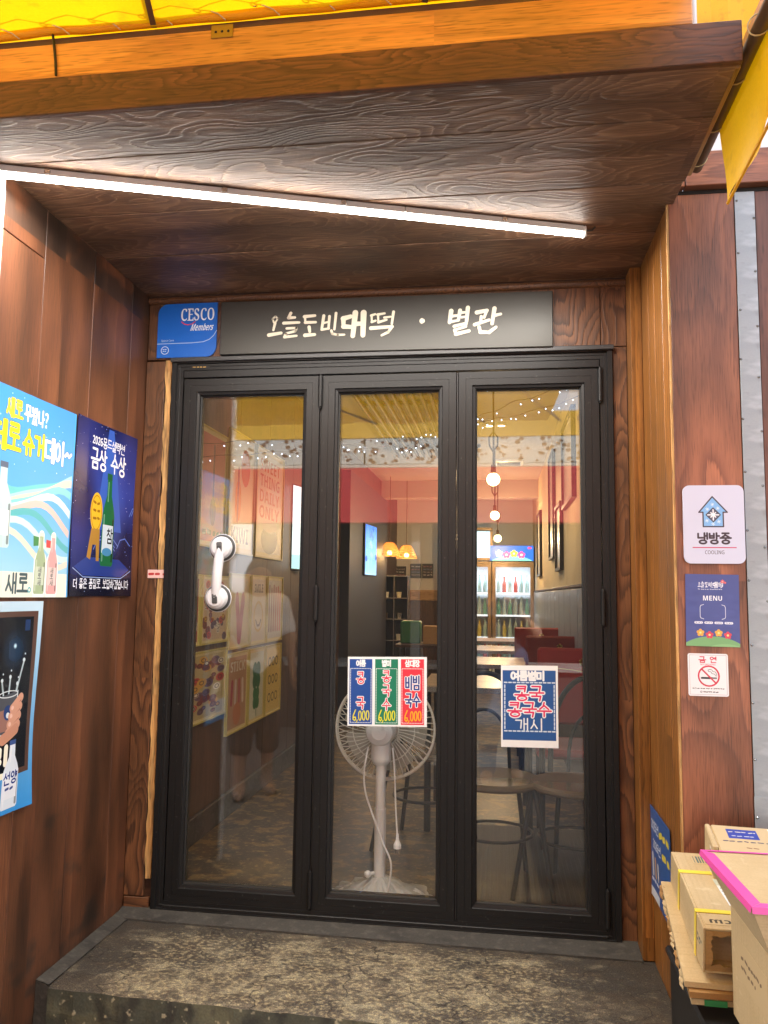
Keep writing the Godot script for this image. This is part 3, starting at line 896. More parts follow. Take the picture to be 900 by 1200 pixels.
func canopy() -> void:
	var c := thing("entrance_canopy", "plywood canopy over the door with an orange beam along its front", "canopy")
	var z0 := 0.0
	for z1 in [0.385, 0.703, 1.027, 1.243]:
		var b := B.new()
		b.uo = Vector2(0.3 + rng.randf() * 0.2, rng.randf() * 3.0)
		b.bb(-0.114, 1.842 if z0 < 0.5 else 1.846, 2.4185 + rng.randf_range(-0.0006, 0.0006), 2.437, z0 + 0.0024, z1 - 0.0024, 0.0016, 0)
		part("plank", b, M.soffit, c)
		z0 = z1
	part("plank", bx(-1.6, -0.1155, 2.4185, 2.437, 0.0, 1.243, 0.0012, 0), M.soffit, c)
	part("fascia_board", bx(-1.6, 1.848, 2.404, 2.503, 1.244, 1.262, 0.002, 0), M.fascia, c)
	part("beam", bx(-1.6, 1.745, 2.504, 2.598, 1.2, 1.257, 0.003, 0), M.beam, c)
	part("roof_deck", bx(-1.6, 1.85, 2.438, 2.45, 0.0, 1.24, 0.001, 0), M.walnut, c)
	var b2 := B.new()
	b2.bb(0.606, 0.662, 2.572, 2.606, 1.258, 1.2595, 0.0004)
	var br := part("bracket", b2, mat(lin(0.32, 0.22, 0.08), 0.35, 0.8), c)
	for k in 3:
		b2 = B.new()
		b2.ball(Vector3(0.618 + 0.016 * k, 2.588, 1.2597), 0.0034, 8, Vector3(1, 1, 0.5))
		part("screw", b2, M.black, br)
	# a black tie hanging over the beam
	b2 = B.new()
	b2.tube([Vector3(0.185, 2.622, 1.262), Vector3(0.19, 2.59, 1.2605), Vector3(0.196, 2.55, 1.2605), Vector3(0.2, 2.508, 1.261)], 0.0035, 6)
	solo("cable_tie", b2, M.black, "black tie hanging over the orange beam at the upper left", "tie")
	# tube lamp, set aslant under the soffit in two lengths
	var a := Vector3(-0.1, 2.4175, 1.028)
	var e := Vector3(1.582, 2.4175, 0.452)
	var L := a.distance_to(e)
	var dir := (e - a) / L
	var t := thing("tube_light", "long white tube lamp fixed aslant under the canopy", "lamp", a)
	t.basis = Basis(dir, Vector3.UP, dir.cross(Vector3.UP))
	var grey := mat(lin(0.6, 0.6, 0.59), 0.45)
	var cut := L * 0.665
	for s in [[0.0, cut - 0.0006], [cut + 0.0006, L]]:
		var h := B.new()
		h.bb(s[0], s[1], -0.0215, 0.0, -0.0115, 0.0115, 0.0025)
		part("housing", h, grey, t)
		h = B.new()
		var pts := [[-0.0095, -0.022], [-0.0098, -0.028], [-0.0075, -0.0335], [0.0, -0.036], [0.0075, -0.0335], [0.0098, -0.028], [0.0095, -0.022]]
		for k in pts.size() - 1:
			var p: Array = pts[k]
			var q: Array = pts[k + 1]
			h.fquad(Vector3(s[0] + 0.002, p[1], p[0]), Vector3(s[1] - 0.002, p[1], p[0]), Vector3(s[1] - 0.002, q[1], q[0]), Vector3(s[0] + 0.002, q[1], q[0]), Vector3(0, p[1] + q[1] + 0.05, p[0] + q[0]))
		part("light_tube", h, glow(Color(1.0, 0.975, 0.94), 13.0), t)
	for q in [-0.009, L]:
		var h := B.new()
		h.bb(q, q + 0.009, -0.0375, -0.0005, -0.0122, 0.0122, 0.003)
		part("end_cap", h, M.white, t)
	var wire := B.new()
	wire.tube([Vector3(L + 0.008, -0.012, 0), Vector3(L + 0.03, -0.012, 0.004), Vector3(L + 0.04, -0.001, 0.008)], 0.003, 6)
	part("lead", wire, M.black, t)
	for q in [0.12, 0.62, 0.98, 1.5]:
		var h := B.new()
		h.bb(q, q + 0.016, -0.016, 0.0006, -0.0138, 0.0138, 0.001)
		part("clip", h, M.chrome, t)
	var al := AreaLight3D.new()
	al.name = "tube_glow"
	al.area_size = Vector2(L - 0.05, 0.02)
	al.light_energy = 1.6
	al.light_color = Color(1.0, 0.975, 0.94)
	al.shadow_enabled = true
	t.add_child(al)
	al.position = Vector3(L * 0.5, -0.0415, 0)
	al.rotation.x = -PI / 2

# ---------------------------------------------------------------- awning, hanging over the alley
func awning() -> void:
	var f := noise(15, 1.0, 3)
	var t := thing("yellow_awning", "yellow tarpaulin awning stretched over the alley above the canopy", "awning")
	var b := B.new()
	var H := func(x: float, z: float) -> float:
		var q := (z - 1.1) / 3.6
		return 2.625 + 0.24 * q - 0.03 * sin(PI * q) + 0.012 * f.get_noise_2d(x * 2.0, z * 2.0) - 0.012 * absf(sin(x * 4.4))
	var nx := 60
	var nz := 40
	for j in nz:
		for i in nx:
			var q := []
			for k in [[0, 0], [1, 0], [1, 1], [0, 1]]:
				var x: float = -2.2 + 3.95 * (i + k[0]) / nx
				var z: float = 1.1 + 3.1 * (j + k[1]) / nz
				q.append(Vector3(x, H.call(x, z), z))
			b.fquad(q[0], q[1], q[2], q[3], Vector3.DOWN, 0)
	part("tarpaulin", b, M.tarp, t)
	# edge hem with eyelets and lacing
	b = B.new()
	var pts := []
	for i in 80:
		var x := -1.4 + 3.15 * i / 79.0
		pts.append(Vector3(x, 2.628 + 0.006 * f.get_noise_1d(x * 5.0), 1.262))
	b.tube(pts, 0.012, 8)
	part("hem", b, M.tarp, t)
	for k in 14:
		var x := -0.1 + k * 0.137
		b = B.new()
		var ring := []
		for i in 12: ring.append(Vector3(x + 0.007 * cos(TAU * i / 12), 2.642 + 0.007 * sin(TAU * i / 12), 1.274))
		b.tube(ring, 0.0022, 6, true)
		part("eyelet", b, M.chrome, t)
		b = B.new()
		b.tube([Vector3(x, 2.642, 1.277), Vector3(x + 0.02, 2.632, 1.279), Vector3(x + 0.045, 2.622, 1.276), Vector3(x + 0.06, 2.612, 1.266)], 0.0017, 5)
		b.tube([Vector3(x, 2.642, 1.277), Vector3(x - 0.05, 2.66, 1.283), Vector3(x - 0.1, 2.652, 1.281), Vector3(x - 0.137, 2.643, 1.277)], 0.0014, 5)
		part("lacing", b, M.rope, t)
	part("rail", bx(-1.6, 1.76, 2.6, 2.619, 1.215, 1.25, 0.002, 0), M.bronze, t)
	for x in [-0.55, 0.44, 1.12]:
		b = B.new()
		b.x = Transform3D(Basis(Vector3.UP, 0.25), Vector3(x, 0, 1.2))
		for k in 7:
			var z := 0.06 + k * 0.42
			b.fquad(Vector3(-0.007, 2.612 + 0.062 * z * 0.9, z), Vector3(0.007, 2.612 + 0.062 * z * 0.9, z), Vector3(0.007, 2.612 + 0.062 * (z + 0.42) * 0.9, z + 0.42), Vector3(-0.007, 2.612 + 0.062 * (z + 0.42) * 0.9, z + 0.42), Vector3.DOWN, 2)
			for q in [-0.007, 0.007]:
				b.fquad(Vector3(q, 2.612 + 0.0558 * z, z), Vector3(q, 2.628 + 0.0558 * z, z), Vector3(q, 2.628 + 0.0558 * (z + 0.42), z + 0.42), Vector3(q, 2.612 + 0.0558 * (z + 0.42), z + 0.42), Vector3(signf(q), 0, 0), 2)
		part("rafter", b, M.bronze, t)
	# the side of the awning: rolled bar bundle and hanging valance along the right end of the canopy
	t = thing("awning_side_bar", "brown pipe and wooden battens along the right end of the canopy", "bar")
	b = B.new()
	b.tube([Vector3(1.875, 2.452, 0.72), Vector3(1.875, 2.456, 1.5), Vector3(1.875, 2.47, 2.6)], 0.017, 14)
	part("pipe", b, M.bronze, t)
	part("batten", bx(1.8485, 1.861, 2.428, 2.458, 0.72, 1.2, 0.002, 2), M.oak, t)
	part("batten", bx(1.872, 1.89, 2.485, 2.51, 1.16, 2.6, 0.002, 2), M.beam, t)
	part("batten", bx(1.9, 1.915, 2.55, 2.575, 1.1, 2.6, 0.002, 2), M.beam, t)
	part("batten", bx(1.86, 1.868, 2.47, 2.486, 0.74, 1.2, 0.002, 2), M.bronze, t)
	for z in [0.76, 0.93, 1.13, 1.3]:
		b = B.new()
		var ring := []
		for i in 16: ring.append(Vector3(1.872 + 0.0225 * cos(TAU * i / 16), 2.46 + 0.026 * sin(TAU * i / 16), z + 0.008 * cos(TAU * i / 16)))
		b.tube(ring, 0.0018, 5, true)
		part("tie", b, M.rope, t)
	b = B.new()
	var W := func(s: float, q: float) -> float: return 0.008 * sin(s * 14.0) * q + 0.006 * sin(s * 31.0 + q * 3.0) * q
	var o := Vector3(1.888, 2.452, 0.915)
	for i in 40:
		for j in 8:
			var c := []
			for k in [[0, 0], [1, 0], [1, 1], [0, 1]]:
				var s: float = (i + k[0]) / 40.0
				var q: float = (j + k[1]) / 8.0
				var low: float = 0.2 if s > 0.02 else 0.212
				c.append(o + Vector3(W.call(s, q) + 0.012 * q, -low * q + 0.03 * s, 1.4 * s + (0.008 * q if s < 0.02 else 0.0)))
			b.fquad(c[0], c[1], c[2], c[3], Vector3.LEFT, 2)
	b.tube([o + Vector3(0.013, -0.212, 0.008), o + Vector3(0.013, -0.188, 0.4), o + Vector3(0.013, -0.173, 0.9), o + Vector3(0.013, -0.158, 1.4)], 0.004, 6)
	solo("awning_valance", b, M.tarp, "yellow tarpaulin valance hanging to a point at the upper right", "valance")
	b = B.new()
	b.sheet(Vector3(1.765, 2.86, 1.05), Vector3(0.3, 0, 0.02), Vector3(0, -0.4, 0), 0.002, 8, 2, func(s, q): return 0.006 * sin(s * 20.0))
	solo("tarpaulin_flap", b, M.tarp, "small yellow tarpaulin flap behind the right end of the orange beam", "tarpaulin")
	b = B.new()
	b.rod(Vector3(1.762, 2.44, 1.19), Vector3(1.762, 2.9, 1.19), 0.008, 0.008, 10)
	solo("white_pole", b, M.white, "thin white pole beside the right end of the orange beam", "pole")

# ---------------------------------------------------------------- prints on the walls
const STROKES := [[6, 221, 92, 215, 78, 226, 67, 237, 77, 226, 94], [9, 226, 94, 220, 123], [12, 202, 143, 252, 136], [10, 289, 56, 280, 75, 306, 74], [10, 261, 96, 324, 95], [8, 274, 118, 314, 117, 310, 130, 271, 139, 265, 153], [9, 266, 153, 315, 149],
	[11, 345, 72, 387, 69], [8, 347, 72, 349, 95], [10, 349, 96, 391, 96], [11, 365, 115, 368, 134], [12, 349, 148, 388, 146], [10, 423, 71, 416, 127], [9, 446, 74, 443, 124], [7, 421, 101, 444, 96], [8, 417, 127, 445, 123], [9, 472, 62, 467, 127], [8, 455, 132, 459, 145, 481, 150, 507, 150],
	[16, 501, 85, 531, 77], [15, 502, 87, 503, 115], [15, 503, 117, 538, 120], [18, 549, 63, 541, 156], [19, 582, 64, 581, 154], [15, 548, 108, 582, 107], [8, 612, 76, 628, 71], [7, 614, 76, 615, 100], [8, 615, 102, 630, 97], [8, 637, 73, 665, 69], [7, 639, 75, 641, 101], [8, 641, 104, 673, 95], [7, 664, 86, 689, 83], [9, 700, 64, 694, 112], [12, 612, 127, 696, 123], [9, 694, 125, 680, 145, 655, 157],
	[18, 813, 104, 814, 104], [14, 924, 68, 918, 113], [12, 958, 67, 952, 104], [9, 923, 89, 953, 86], [9, 921, 111, 952, 106], [8, 964, 76, 983, 74], [8, 964, 94, 983, 92], [13, 988, 57, 983, 111], [10, 936, 129, 982, 118], [9, 982, 118, 980, 131], [9, 980, 131, 938, 144], [10, 938, 144, 943, 160], [12, 943, 160, 993, 149], [13, 1022, 77, 1061, 70], [10, 1059, 72, 1050, 98], [10, 1039, 94, 1037, 113], [11, 1014, 125, 1069, 108], [13, 1089, 63, 1080, 123], [10, 1089, 91, 1113, 86], [11, 1031, 135, 1036, 155], [12, 1036, 155, 1069, 157], [11, 1069, 157, 1095, 137]]

func bottle_print(p: Pad, x: float, y: float, w: float, h: float, c: Color, lab: Color, cap: Color) -> void:
	var k := w / 2
	var o := Vector2(x + k, y)
	var hi := c.lerp(Color.WHITE, 0.35)
	var sh := c.darkened(0.35)
	p.fill(PackedVector2Array([o + Vector2(-k * 0.36, h * 0.05), o + Vector2(k * 0.36, h * 0.05), o + Vector2(k * 0.4, h * 0.24), o + Vector2(k * 0.78, h * 0.36), o + Vector2(k, h * 0.46), o + Vector2(k, h * 0.97), o + Vector2(k * 0.85, h), o + Vector2(-k * 0.85, h), o + Vector2(-k, h * 0.97), o + Vector2(-k, h * 0.46), o + Vector2(-k * 0.78, h * 0.36), o + Vector2(-k * 0.4, h * 0.24)]), c)
	p.seg(o + Vector2(k * 0.8, h * 0.5), o + Vector2(k * 0.8, h * 0.94), w * 0.12, sh)
	p.seg(o + Vector2(-k * 0.72, h * 0.46), o + Vector2(-k * 0.72, h * 0.94), w * 0.1, hi)
	p.seg(o + Vector2(-k * 0.15, h * 0.1), o + Vector2(-k * 0.2, h * 0.3), w * 0.08, hi)
	p.rect(o.x - k * 0.42, y, k * 0.84, h * 0.07, cap)
	p.rect(o.x - k * 0.86, y + h * 0.56, k * 1.72, h * 0.3, lab)

func stuck(n: String, p: Pad, at: Vector3, look: Vector3, w: float, h: float, label: String, cat: String, th := 0.0012, curl := 0.002, rough := 0.4, group := "") -> Node3D:
	var b := B.new()
	b.x = on_wall(Vector3.ZERO, look)
	var ph := rng.randf() * 6.0
	curl *= 1.4
	b.sheet(Vector3(-w / 2, h / 2, th + curl), Vector3(w, 0, 0), Vector3(0, -h, 0), th, 10, 12, func(s, q): return curl * (0.5 * sin(s * 7.0 + ph) * sin(q * 6.0 + ph) + 0.5 * pow(absf(2 * s - 1) * absf(2 * q - 1), 3.0)))
	var t := solo(n, b, printed(p, rough), label, cat, group)
	t.position = at
	return t

func wall_prints() -> void:
	# name sign over the door
	var t := thing("name_sign", "dark grey sign board with white brush lettering over the door", "sign", Vector3(0.205, 2.375, 0.0))
	t.rotation.z = -0.006
	var b := B.new()
	b.bb(0.0, 1.308, -0.218, 0.0, 0.002, 0.034, 0.0025)
	part("board", b, mat(lin(0.046, 0.044, 0.038), 0.38, 0.3), t)
	b = B.new()
	var lift := 0.0
	for s in STROKES:
		var r: float = s[0] * 0.00058
		var z := 0.0346 + lift
		lift += 0.000012
		for i in range(1, s.size() - 3, 2):
			var p := Vector2(s[i], -s[i + 1]) * 0.001
			var q := Vector2(s[i + 2], -s[i + 3]) * 0.001
			var d := (q - p).normalized()
			var a0 := d.angle()
			var poly := []
			for k in 9: poly.append(q + Vector2.from_angle(a0 - PI / 2 + PI * k / 8) * r * (0.86 if i + 5 >= s.size() else 1.0))
			for k in 9: poly.append(p + Vector2.from_angle(a0 + PI / 2 + PI * k / 8) * r * 1.08)
			var m := (p + q) * 0.5
			for k in poly.size():
				var e: Vector2 = poly[k]
				var g: Vector2 = poly[(k + 1) % poly.size()]
				b.tri(Vector3(m.x, m.y, z), Vector3(e.x, e.y, z), Vector3(g.x, g.y, z), Vector3.BACK, Vector3.BACK, Vector3.BACK)
				b.fquad(Vector3(e.x, e.y, z), Vector3(g.x, g.y, z), Vector3(g.x, g.y, 0.0338), Vector3(e.x, e.y, 0.0338), Vector3(e.x + g.x - 2 * m.x, e.y + g.y - 2 * m.y, 0))
			lift += 0.000012
	part("lettering", b, mat(lin(0.82, 0.76, 0.6), 0.5), t)
	# pest control plaque
	var blue := Color8(30, 106, 208)
	var p := Pad.new(512, 456, blue)
	p.latin("CESCO", 200, 44, 286, 104, Color8(240, 244, 250), true, true)
	p.latin("Members", 282, 174, 190, 60, Color8(240, 244, 250), true, false, 0.35)
	p.poly([Vector2(206, 156), Vector2(232, 176), Vector2(262, 183), Vector2(296, 176), Vector2(322, 158)], 9, Color8(226, 70, 96))
	p.latin("Space Care", 36, 302, 108, 22, Color8(225, 232, 246))
	p.poly([Vector2(0, 338), Vector2(300, 336), Vector2(400, 330), Vector2(450, 312), Vector2(486, 280), Vector2(512, 236)], 5, Color8(196, 212, 240))
	p.ring(Vector2(70, 394), 32, 5, Color8(225, 232, 246))
	p.fine(52, 386, 36, 8, Color8(225, 232, 246), 2)
	p.fine(54, 400, 32, 8, Color8(225, 232, 246), 3)
	b = B.new()
	b.plate(Vector3.ZERO, 0.252, 0.225, [0.001, 0.042, 0.001, 0.042], 0.006)
	var q2 := solo("pest_control_plaque", b, printed(p, 0.3), "blue plaque with rounded corners left of the name sign", "plaque")
	q2.position = Vector3(0.054, 2.272, 0.0015)
	# big light blue poster on the left wall
	p = Pad.new(600, 816, Color8(70, 150, 226))
	p.grad(0, 0, 600, 420, Color8(70, 146, 226), Color8(96, 176, 234))
	p.grad(0, 420, 600, 396, Color8(96, 176, 234), Color8(186, 226, 236))
	for k in 26:
		p.disc(Vector2(rng.randf() * 600, rng.randf() * 420), rng.randf_range(1.2, 3.2), Color8(230, 244, 255))
	# soft bands of aqua, white and pink across the middle
	for k in 9:
		var pts := []
		for i in 16:
			var s := i / 15.0
			pts.append(Vector2(-20 + 640 * s, 330 + k * 36 + 70 * sin(s * 4.0 + k * 0.55) + 16 * sin(s * 9 + k)))
		p.poly(pts, 34 - k, [Color8(110, 202, 206), Color8(168, 226, 220), Color8(236, 206, 198), Color8(132, 210, 212), Color8(226, 240, 236), Color8(240, 196, 190), Color8(96, 184, 192), Color8(206, 236, 230), Color8(238, 222, 206)][k])
	p.hangul("새로", 88, 44, 108, 70, 13, Color8(250, 226, 60), 0.1, 2.5, Color8(60, 110, 190))
	p.hangul("무봤나?", 212, 46, 190, 66, 10, Color8(250, 250, 250), 0.1, 2.0, Color8(50, 100, 180))
	p.hangul("제로", 12, 140, 180, 106, 18, Color8(252, 230, 40), 0.08, 3.0, Color8(60, 110, 180))
	p.hangul("슈거", 214, 146, 152, 100, 17, Color8(252, 230, 40), 0.08, 3.0, Color8(60, 110, 180))
	p.hangul("데이~", 370, 148, 226, 98, 15, Color8(252, 252, 252), 0.08, 3.0, Color8(60, 110, 180))
	bottle_print(p, 40, 296, 118, 330, Color8(196, 222, 228), Color8(226, 238, 240), Color8(92, 104, 128))
	p.rect(0, 716, 600, 100, Color8(240, 240, 226))
	p.fine(20, 742, 96, 22, Color8(90, 120, 110), 5)
	p.fine(20, 776, 90, 22, Color8(90, 120, 110), 6)
	p.hangul("새로", 152, 724, 150, 74, 11, Color8(60, 84, 92), 0.1)
	p.ring(Vector2(312, 786), 9, 5, Color8(70, 176, 190))
	p.fill(PackedVector2Array([Vector2(318, 566), Vector2(360, 570), Vector2(362, 604), Vector2(322, 608)]), Color8(70, 140, 80))
	p.fill(PackedVector2Array([Vector2(414, 576), Vector2(462, 580), Vector2(462, 610), Vector2(416, 608)]), Color8(214, 72, 70))
	for s in [[340, Color8(166, 186, 148), Color8(206, 216, 196)], [432, Color8(226, 168, 168), Color8(240, 208, 204)]]:
		p.seg(Vector2(s[0] + 38, 560), Vector2(s[0] + 38, 640), 40, Color8(246, 248, 244))
		p.seg(Vector2(s[0] + 38, 670), Vector2(s[0] + 38, 790), 92, Color8(246, 248, 244))
		bottle_print(p, s[0], 548, 76, 254, s[1], s[2], Color8(224, 224, 216))
		for k in 3: p.syllable("새로새"[k], s[0] + 26, 692 + k * 26, 24, 22, 3.0, Color8(90, 100, 96))
	p.rect(590, 0, 10, 816, Color8(72, 168, 236))
	stuck("poster", p, Vector3(-0.1135, 1.4975, 0.7585), Vector3.RIGHT, 0.451, 0.616, "light blue poster with yellow lettering and two small bottles", "poster", 0.0012, 0.002, 0.3)
	# dark blue poster
	p = Pad.new(560, 764, Color8(16, 24, 62))
	p.grad(0, 0, 560, 400, Color8(20, 28, 84), Color8(26, 44, 124))
	p.grad(0, 400, 560, 364, Color8(26, 44, 124), Color8(10, 14, 34))
	for k in 9:
		p.disc(Vector2([60, 480, 520, 40, 300, 440, 120, 500, 330][k], [330, 190, 460, 560, 250, 560, 120, 330, 420][k]), [120, 150, 110, 110, 150, 100, 110, 90, 130][k], [Color8(10, 14, 40), Color8(64, 78, 176), Color8(16, 22, 60), Color8(36, 56, 150), Color8(60, 92, 196), Color8(14, 20, 54), Color8(46, 58, 150), Color8(50, 76, 180), Color8(66, 104, 204)][k], 1.2, 0.45, 90.0)
	for k in 7:
		var c := Vector2(rng.randf() * 560, 200 + rng.randf() * 380)
		p.poly([c, c + Vector2(30, -40), c + Vector2(80, -50), c + Vector2(130, -20)], 5, Color8(104, 132, 214))
	for k in 90:
		p.disc(Vector2(rng.randf() * 560, rng.randf() * 760), rng.randf_range(0.7, 2.4), Color8(200, 214, 250))
	p.fill(PackedVector2Array([Vector2(286, 10), Vector2(330, 10), Vector2(440, 470), Vector2(180, 470)]), Color8(58, 96, 190))
	p.latin("2026", 136, 62, 92, 38, Color8(240, 240, 246), true)
	p.hangul("몽드셀렉션", 232, 58, 204, 46, 5.5, Color8(240, 240, 246), 0.06)
	p.hangul("금상 수상", 132, 118, 320, 88, 11, Color8(250, 250, 252), 0.08)
	p.fill(PackedVector2Array([Vector2(30, 640), Vector2(130, 596), Vector2(430, 596), Vector2(530, 640), Vector2(450, 676), Vector2(110, 676)]), Color8(34, 60, 140))
	p.poly([Vector2(20, 646), Vector2(110, 682), Vector2(450, 682), Vector2(545, 646)], 4, Color8(150, 176, 226))
	bottle_print(p, 250, 210, 116, 420, Color8(24, 104, 62), Color8(206, 220, 232), Color8(30, 92, 54))
	p.syllable("참", 300, 462, 56, 64, 7, Color8(24, 30, 40))
	p.disc(Vector2(308, 566), 44, Color8(72, 140, 190), 0.42)
	p.disc(Vector2(196, 398), 52, Color8(228, 182, 44), 1.7)
	p.ring(Vector2(196, 398), 44, 5, Color8(176, 128, 20), 1.7)
	for k in 3: p.fine(172, 356 + k * 34, 48, 16, Color8(150, 104, 16), k)
	p.fill(PackedVector2Array([Vector2(160, 470), Vector2(232, 470), Vector2(240, 610), Vector2(214, 610), Vector2(206, 540), Vector2(176, 540), Vector2(164, 606), Vector2(132, 596)]), Color8(172, 128, 52))
	p.hangul("더 좋은 품질로 보답하겠습니다", 28, 690, 500, 40, 5, Color8(236, 238, 246), 0.06)
	stuck("poster", p, Vector3(-0.1138, 1.502, 0.2995), Vector3.RIGHT, 0.452, 0.618, "dark blue poster with a green bottle and yellow medal, nearest the door", "poster", 0.0012, 0.003, 0.22)
	# poster with the glass, blue border
	p = Pad.new(400, 820, Color8(92, 164, 226))
	p.grad(0, 0, 400, 820, Color8(196, 222, 240), Color8(62, 150, 220))
	p.rect(0, 40, 372, 640, Color8(88, 64, 56))
	p.rect(0, 62, 346, 596, Color8(18, 24, 32))
	p.disc(Vector2(236, 190), 60, Color8(30, 62, 96), 1.0, 0.7, 60.0)
	p.disc(Vector2(240, 176), 9, Color8(190, 224, 240), 1.0, 1.0, 8.0)
	p.rect(296, 74, 30, 44, Color8(30, 54, 96))
	for s in [[150, 300, 118, 170, 138, 230], [196, 330, 214, 210, 206, 270], [238, 320, 300, 150, 262, 250], [220, 330, 262, 240, 244, 290], [170, 320, 160, 220, 172, 270]]:
		p.poly([Vector2(s[0], s[1] + 90), Vector2(s[4], s[5] + 90), Vector2(s[2], s[3] + 90)], 9, Color8(176, 192, 200))
		p.disc(Vector2(s[2], s[3] + 84), 8, Color8(206, 218, 224))
		p.disc(Vector2(s[2] + 6, s[3] + 60), 4, Color8(206, 218, 224))
	p.fill(PackedVector2Array([Vector2(146, 366), Vector2(268, 352), Vector2(250, 510), Vector2(160, 510)]), Color8(74, 78, 86))
	p.poly([Vector2(146, 366), Vector2(160, 512), Vector2(250, 512), Vector2(268, 352)], 5, Color8(206, 214, 220))
	p.ring(Vector2(207, 360), 60, 4, Color8(214, 222, 226), 0.2)
	p.fill(PackedVector2Array([Vector2(152, 420), Vector2(260, 410), Vector2(250, 500), Vector2(160, 500)]), Color8(150, 110, 100))
	p.disc(Vector2(204, 430), 26, Color8(38, 62, 116), 1.1)
	p.disc(Vector2(204, 440), 11, Color8(214, 220, 226))
	for k in 4:
		p.seg(Vector2(292 - k * 6, 380 + k * 34), Vector2(232 - k * 8, 418 + k * 30), 34, Color8(206, 152, 128))
		p.seg(Vector2(292 - k * 6, 392 + k * 34), Vector2(240 - k * 8, 428 + k * 30), 5, Color8(160, 104, 84))
		p.disc(Vector2(234 - k * 8, 416 + k * 30), 9, Color8(226, 184, 166))
	p.seg(Vector2(180, 530), Vector2(260, 500), 44, Color8(196, 140, 116))
	p.syllable("린", 112, 562, 112, 110, 24, Color8(244, 240, 220))
	bottle_print(p, 196, 540, 104, 262, Color8(226, 234, 244), Color8(236, 240, 248), Color8(60, 84, 140))
	p.hangul("선양", 204, 662, 88, 46, 6, Color8(34, 56, 130), 0.1)
	p.fine(222, 724, 54, 14, Color8(70, 90, 150), 3)
	stuck("poster", p, Vector3(-0.1138, 0.872, 0.836), Vector3.RIGHT, 0.296, 0.612, "poster with blue border, splashing glass and white bottle, lowest on the left", "poster", 0.0012, 0.006, 0.25)
	# small pink sticker on the strip
	p = Pad.new(160, 64, Color8(236, 196, 190))
	p.fine(14, 32, 132, 26, Color8(190, 60, 60), 8)
	b = B.new()
	b.plate(Vector3.ZERO, 0.084, 0.033, [0.001, 0.001, 0.001, 0.001], 0.0008)
	q2 = solo("small_sticker", b, printed(p), "small pink sticker across the raw plywood edge left of the door", "sticker")
	q2.position = Vector3(-0.027, 1.282, 0.0082)
	# cooling sign
	var ink := Color8(58, 46, 58)
	p = Pad.new(442, 600, Color8(212, 214, 234))
	var cx := 214.0
	var house := PackedVector2Array([Vector2(cx, 88), Vector2(cx + 106, 208), Vector2(cx + 76, 208), Vector2(cx + 76, 318), Vector2(cx - 70, 318), Vector2(cx - 70, 208), Vector2(cx - 100, 208)])
	p.fill(house, Color8(134, 188, 238))
	for k in 7: p.seg(house[k], house[(k + 1) % 7], 9, ink)
	for s in [[0, -58], [-38, -22], [38, -28], [-42, 66], [44, 74], [2, 92]]:
		for a in 3:
			var d := Vector2.from_angle(PI * a / 3 + 0.3) * 13
			p.seg(Vector2(cx + s[0], 206 + s[1]) - d, Vector2(cx + s[0], 206 + s[1]) + d, 4, Color8(224, 240, 252))
	var dm := PackedVector2Array([Vector2(cx + 4, 178), Vector2(cx + 52, 228), Vector2(cx + 4, 278), Vector2(cx - 44, 228)])
	for k in 4: p.seg(dm[k], dm[(k + 1) % 4], 12, ink)
	p.fill(dm, Color8(90, 96, 116))
	for a in 4:
		var d := Vector2.from_angle(PI * a / 4)
		p.seg(Vector2(cx + 4, 228) - d * (40 if a % 2 == 0 else 24), Vector2(cx + 4, 228) + d * (40 if a % 2 == 0 else 24), 9, Color8(250, 252, 255))
	p.hangul("냉방중", 100, 368, 240, 80, 14, ink, 0.08)
	p.seg(Vector2(66, 478), Vector2(376, 478), 8, Color8(196, 70, 104))
	p.latin("COOLING", 152, 500, 138, 28, ink)
	b = B.new()
	b.plate(Vector3.ZERO, 0.171, 0.23, [0.019, 0.019, 0.019, 0.019], 0.006)
	q2 = solo("cooling_sign", b, printed(p, 0.3), "white rounded sign with blue house and snowflake, topmost right", "sign")
	q2.position = Vector3(1.9305, 1.429, 0.5745)
	# menu notice (its code left out)
	p = Pad.new(450, 630, Color8(78, 88, 150))
	for k in 40: p.disc(Vector2(rng.randf() * 450, rng.randf() * 630), rng.randf_range(20, 60), Color8(86, 98, 164) if k % 2 else Color8(70, 80, 140), 0.5, 0.3, 30.0)
	for s in STROKES.slice(0, 34):
		for i in range(1, s.size() - 3, 2):
			p.seg(Vector2(108 + (s[i] - 202) * 0.42, 66 + (s[i + 1] - 56) * 0.5), Vector2(108 + (s[i + 2] - 202) * 0.42, 66 + (s[i + 3] - 56) * 0.5), s[0] * 0.6, Color8(240, 240, 246))
	p.fine(108, 132, 212, 8, Color8(214, 216, 232), 9)
	p.flower(Vector2(314, 62), 16, Color8(236, 110, 110), Color8(250, 200, 190))
	p.flower(Vector2(336, 72), 10, Color8(220, 84, 90), Color8(250, 200, 190))
	p.latin("MENU", 148, 188, 160, 42, Color8(246, 246, 250), true)
	for s in [[-1, 128], [1, 328]]:
		p.poly([Vector2(s[1] - s[0] * 24, 266), Vector2(s[1], 274), Vector2(s[1] + s[0] * 6, 290), Vector2(s[1] + s[0] * 6, 370), Vector2(s[1], 384), Vector2(s[1] - s[0] * 24, 392)], 5, Color8(226, 228, 240))
	for k in 4:
		p.seg(Vector2(82 + k * 84, 424), Vector2(134 + k * 84, 424), 20, Color8(236, 238, 246))
		p.fine(84 + k * 84, 424, 48, 8, Color8(120, 124, 170), k + 20)
	p.disc(Vector2(225, 760), 330, Color8(126, 176, 118), 0.66)
	p.disc(Vector2(330, 780), 250, Color8(142, 190, 130), 0.7)
	for k in 4: p.flower(Vector2(122 + k * 76, 512 + (k % 2) * 18), 32, Color8(238, 176, 76) if k % 2 == 0 else Color8(218, 74, 92), Color8(252, 226, 150))
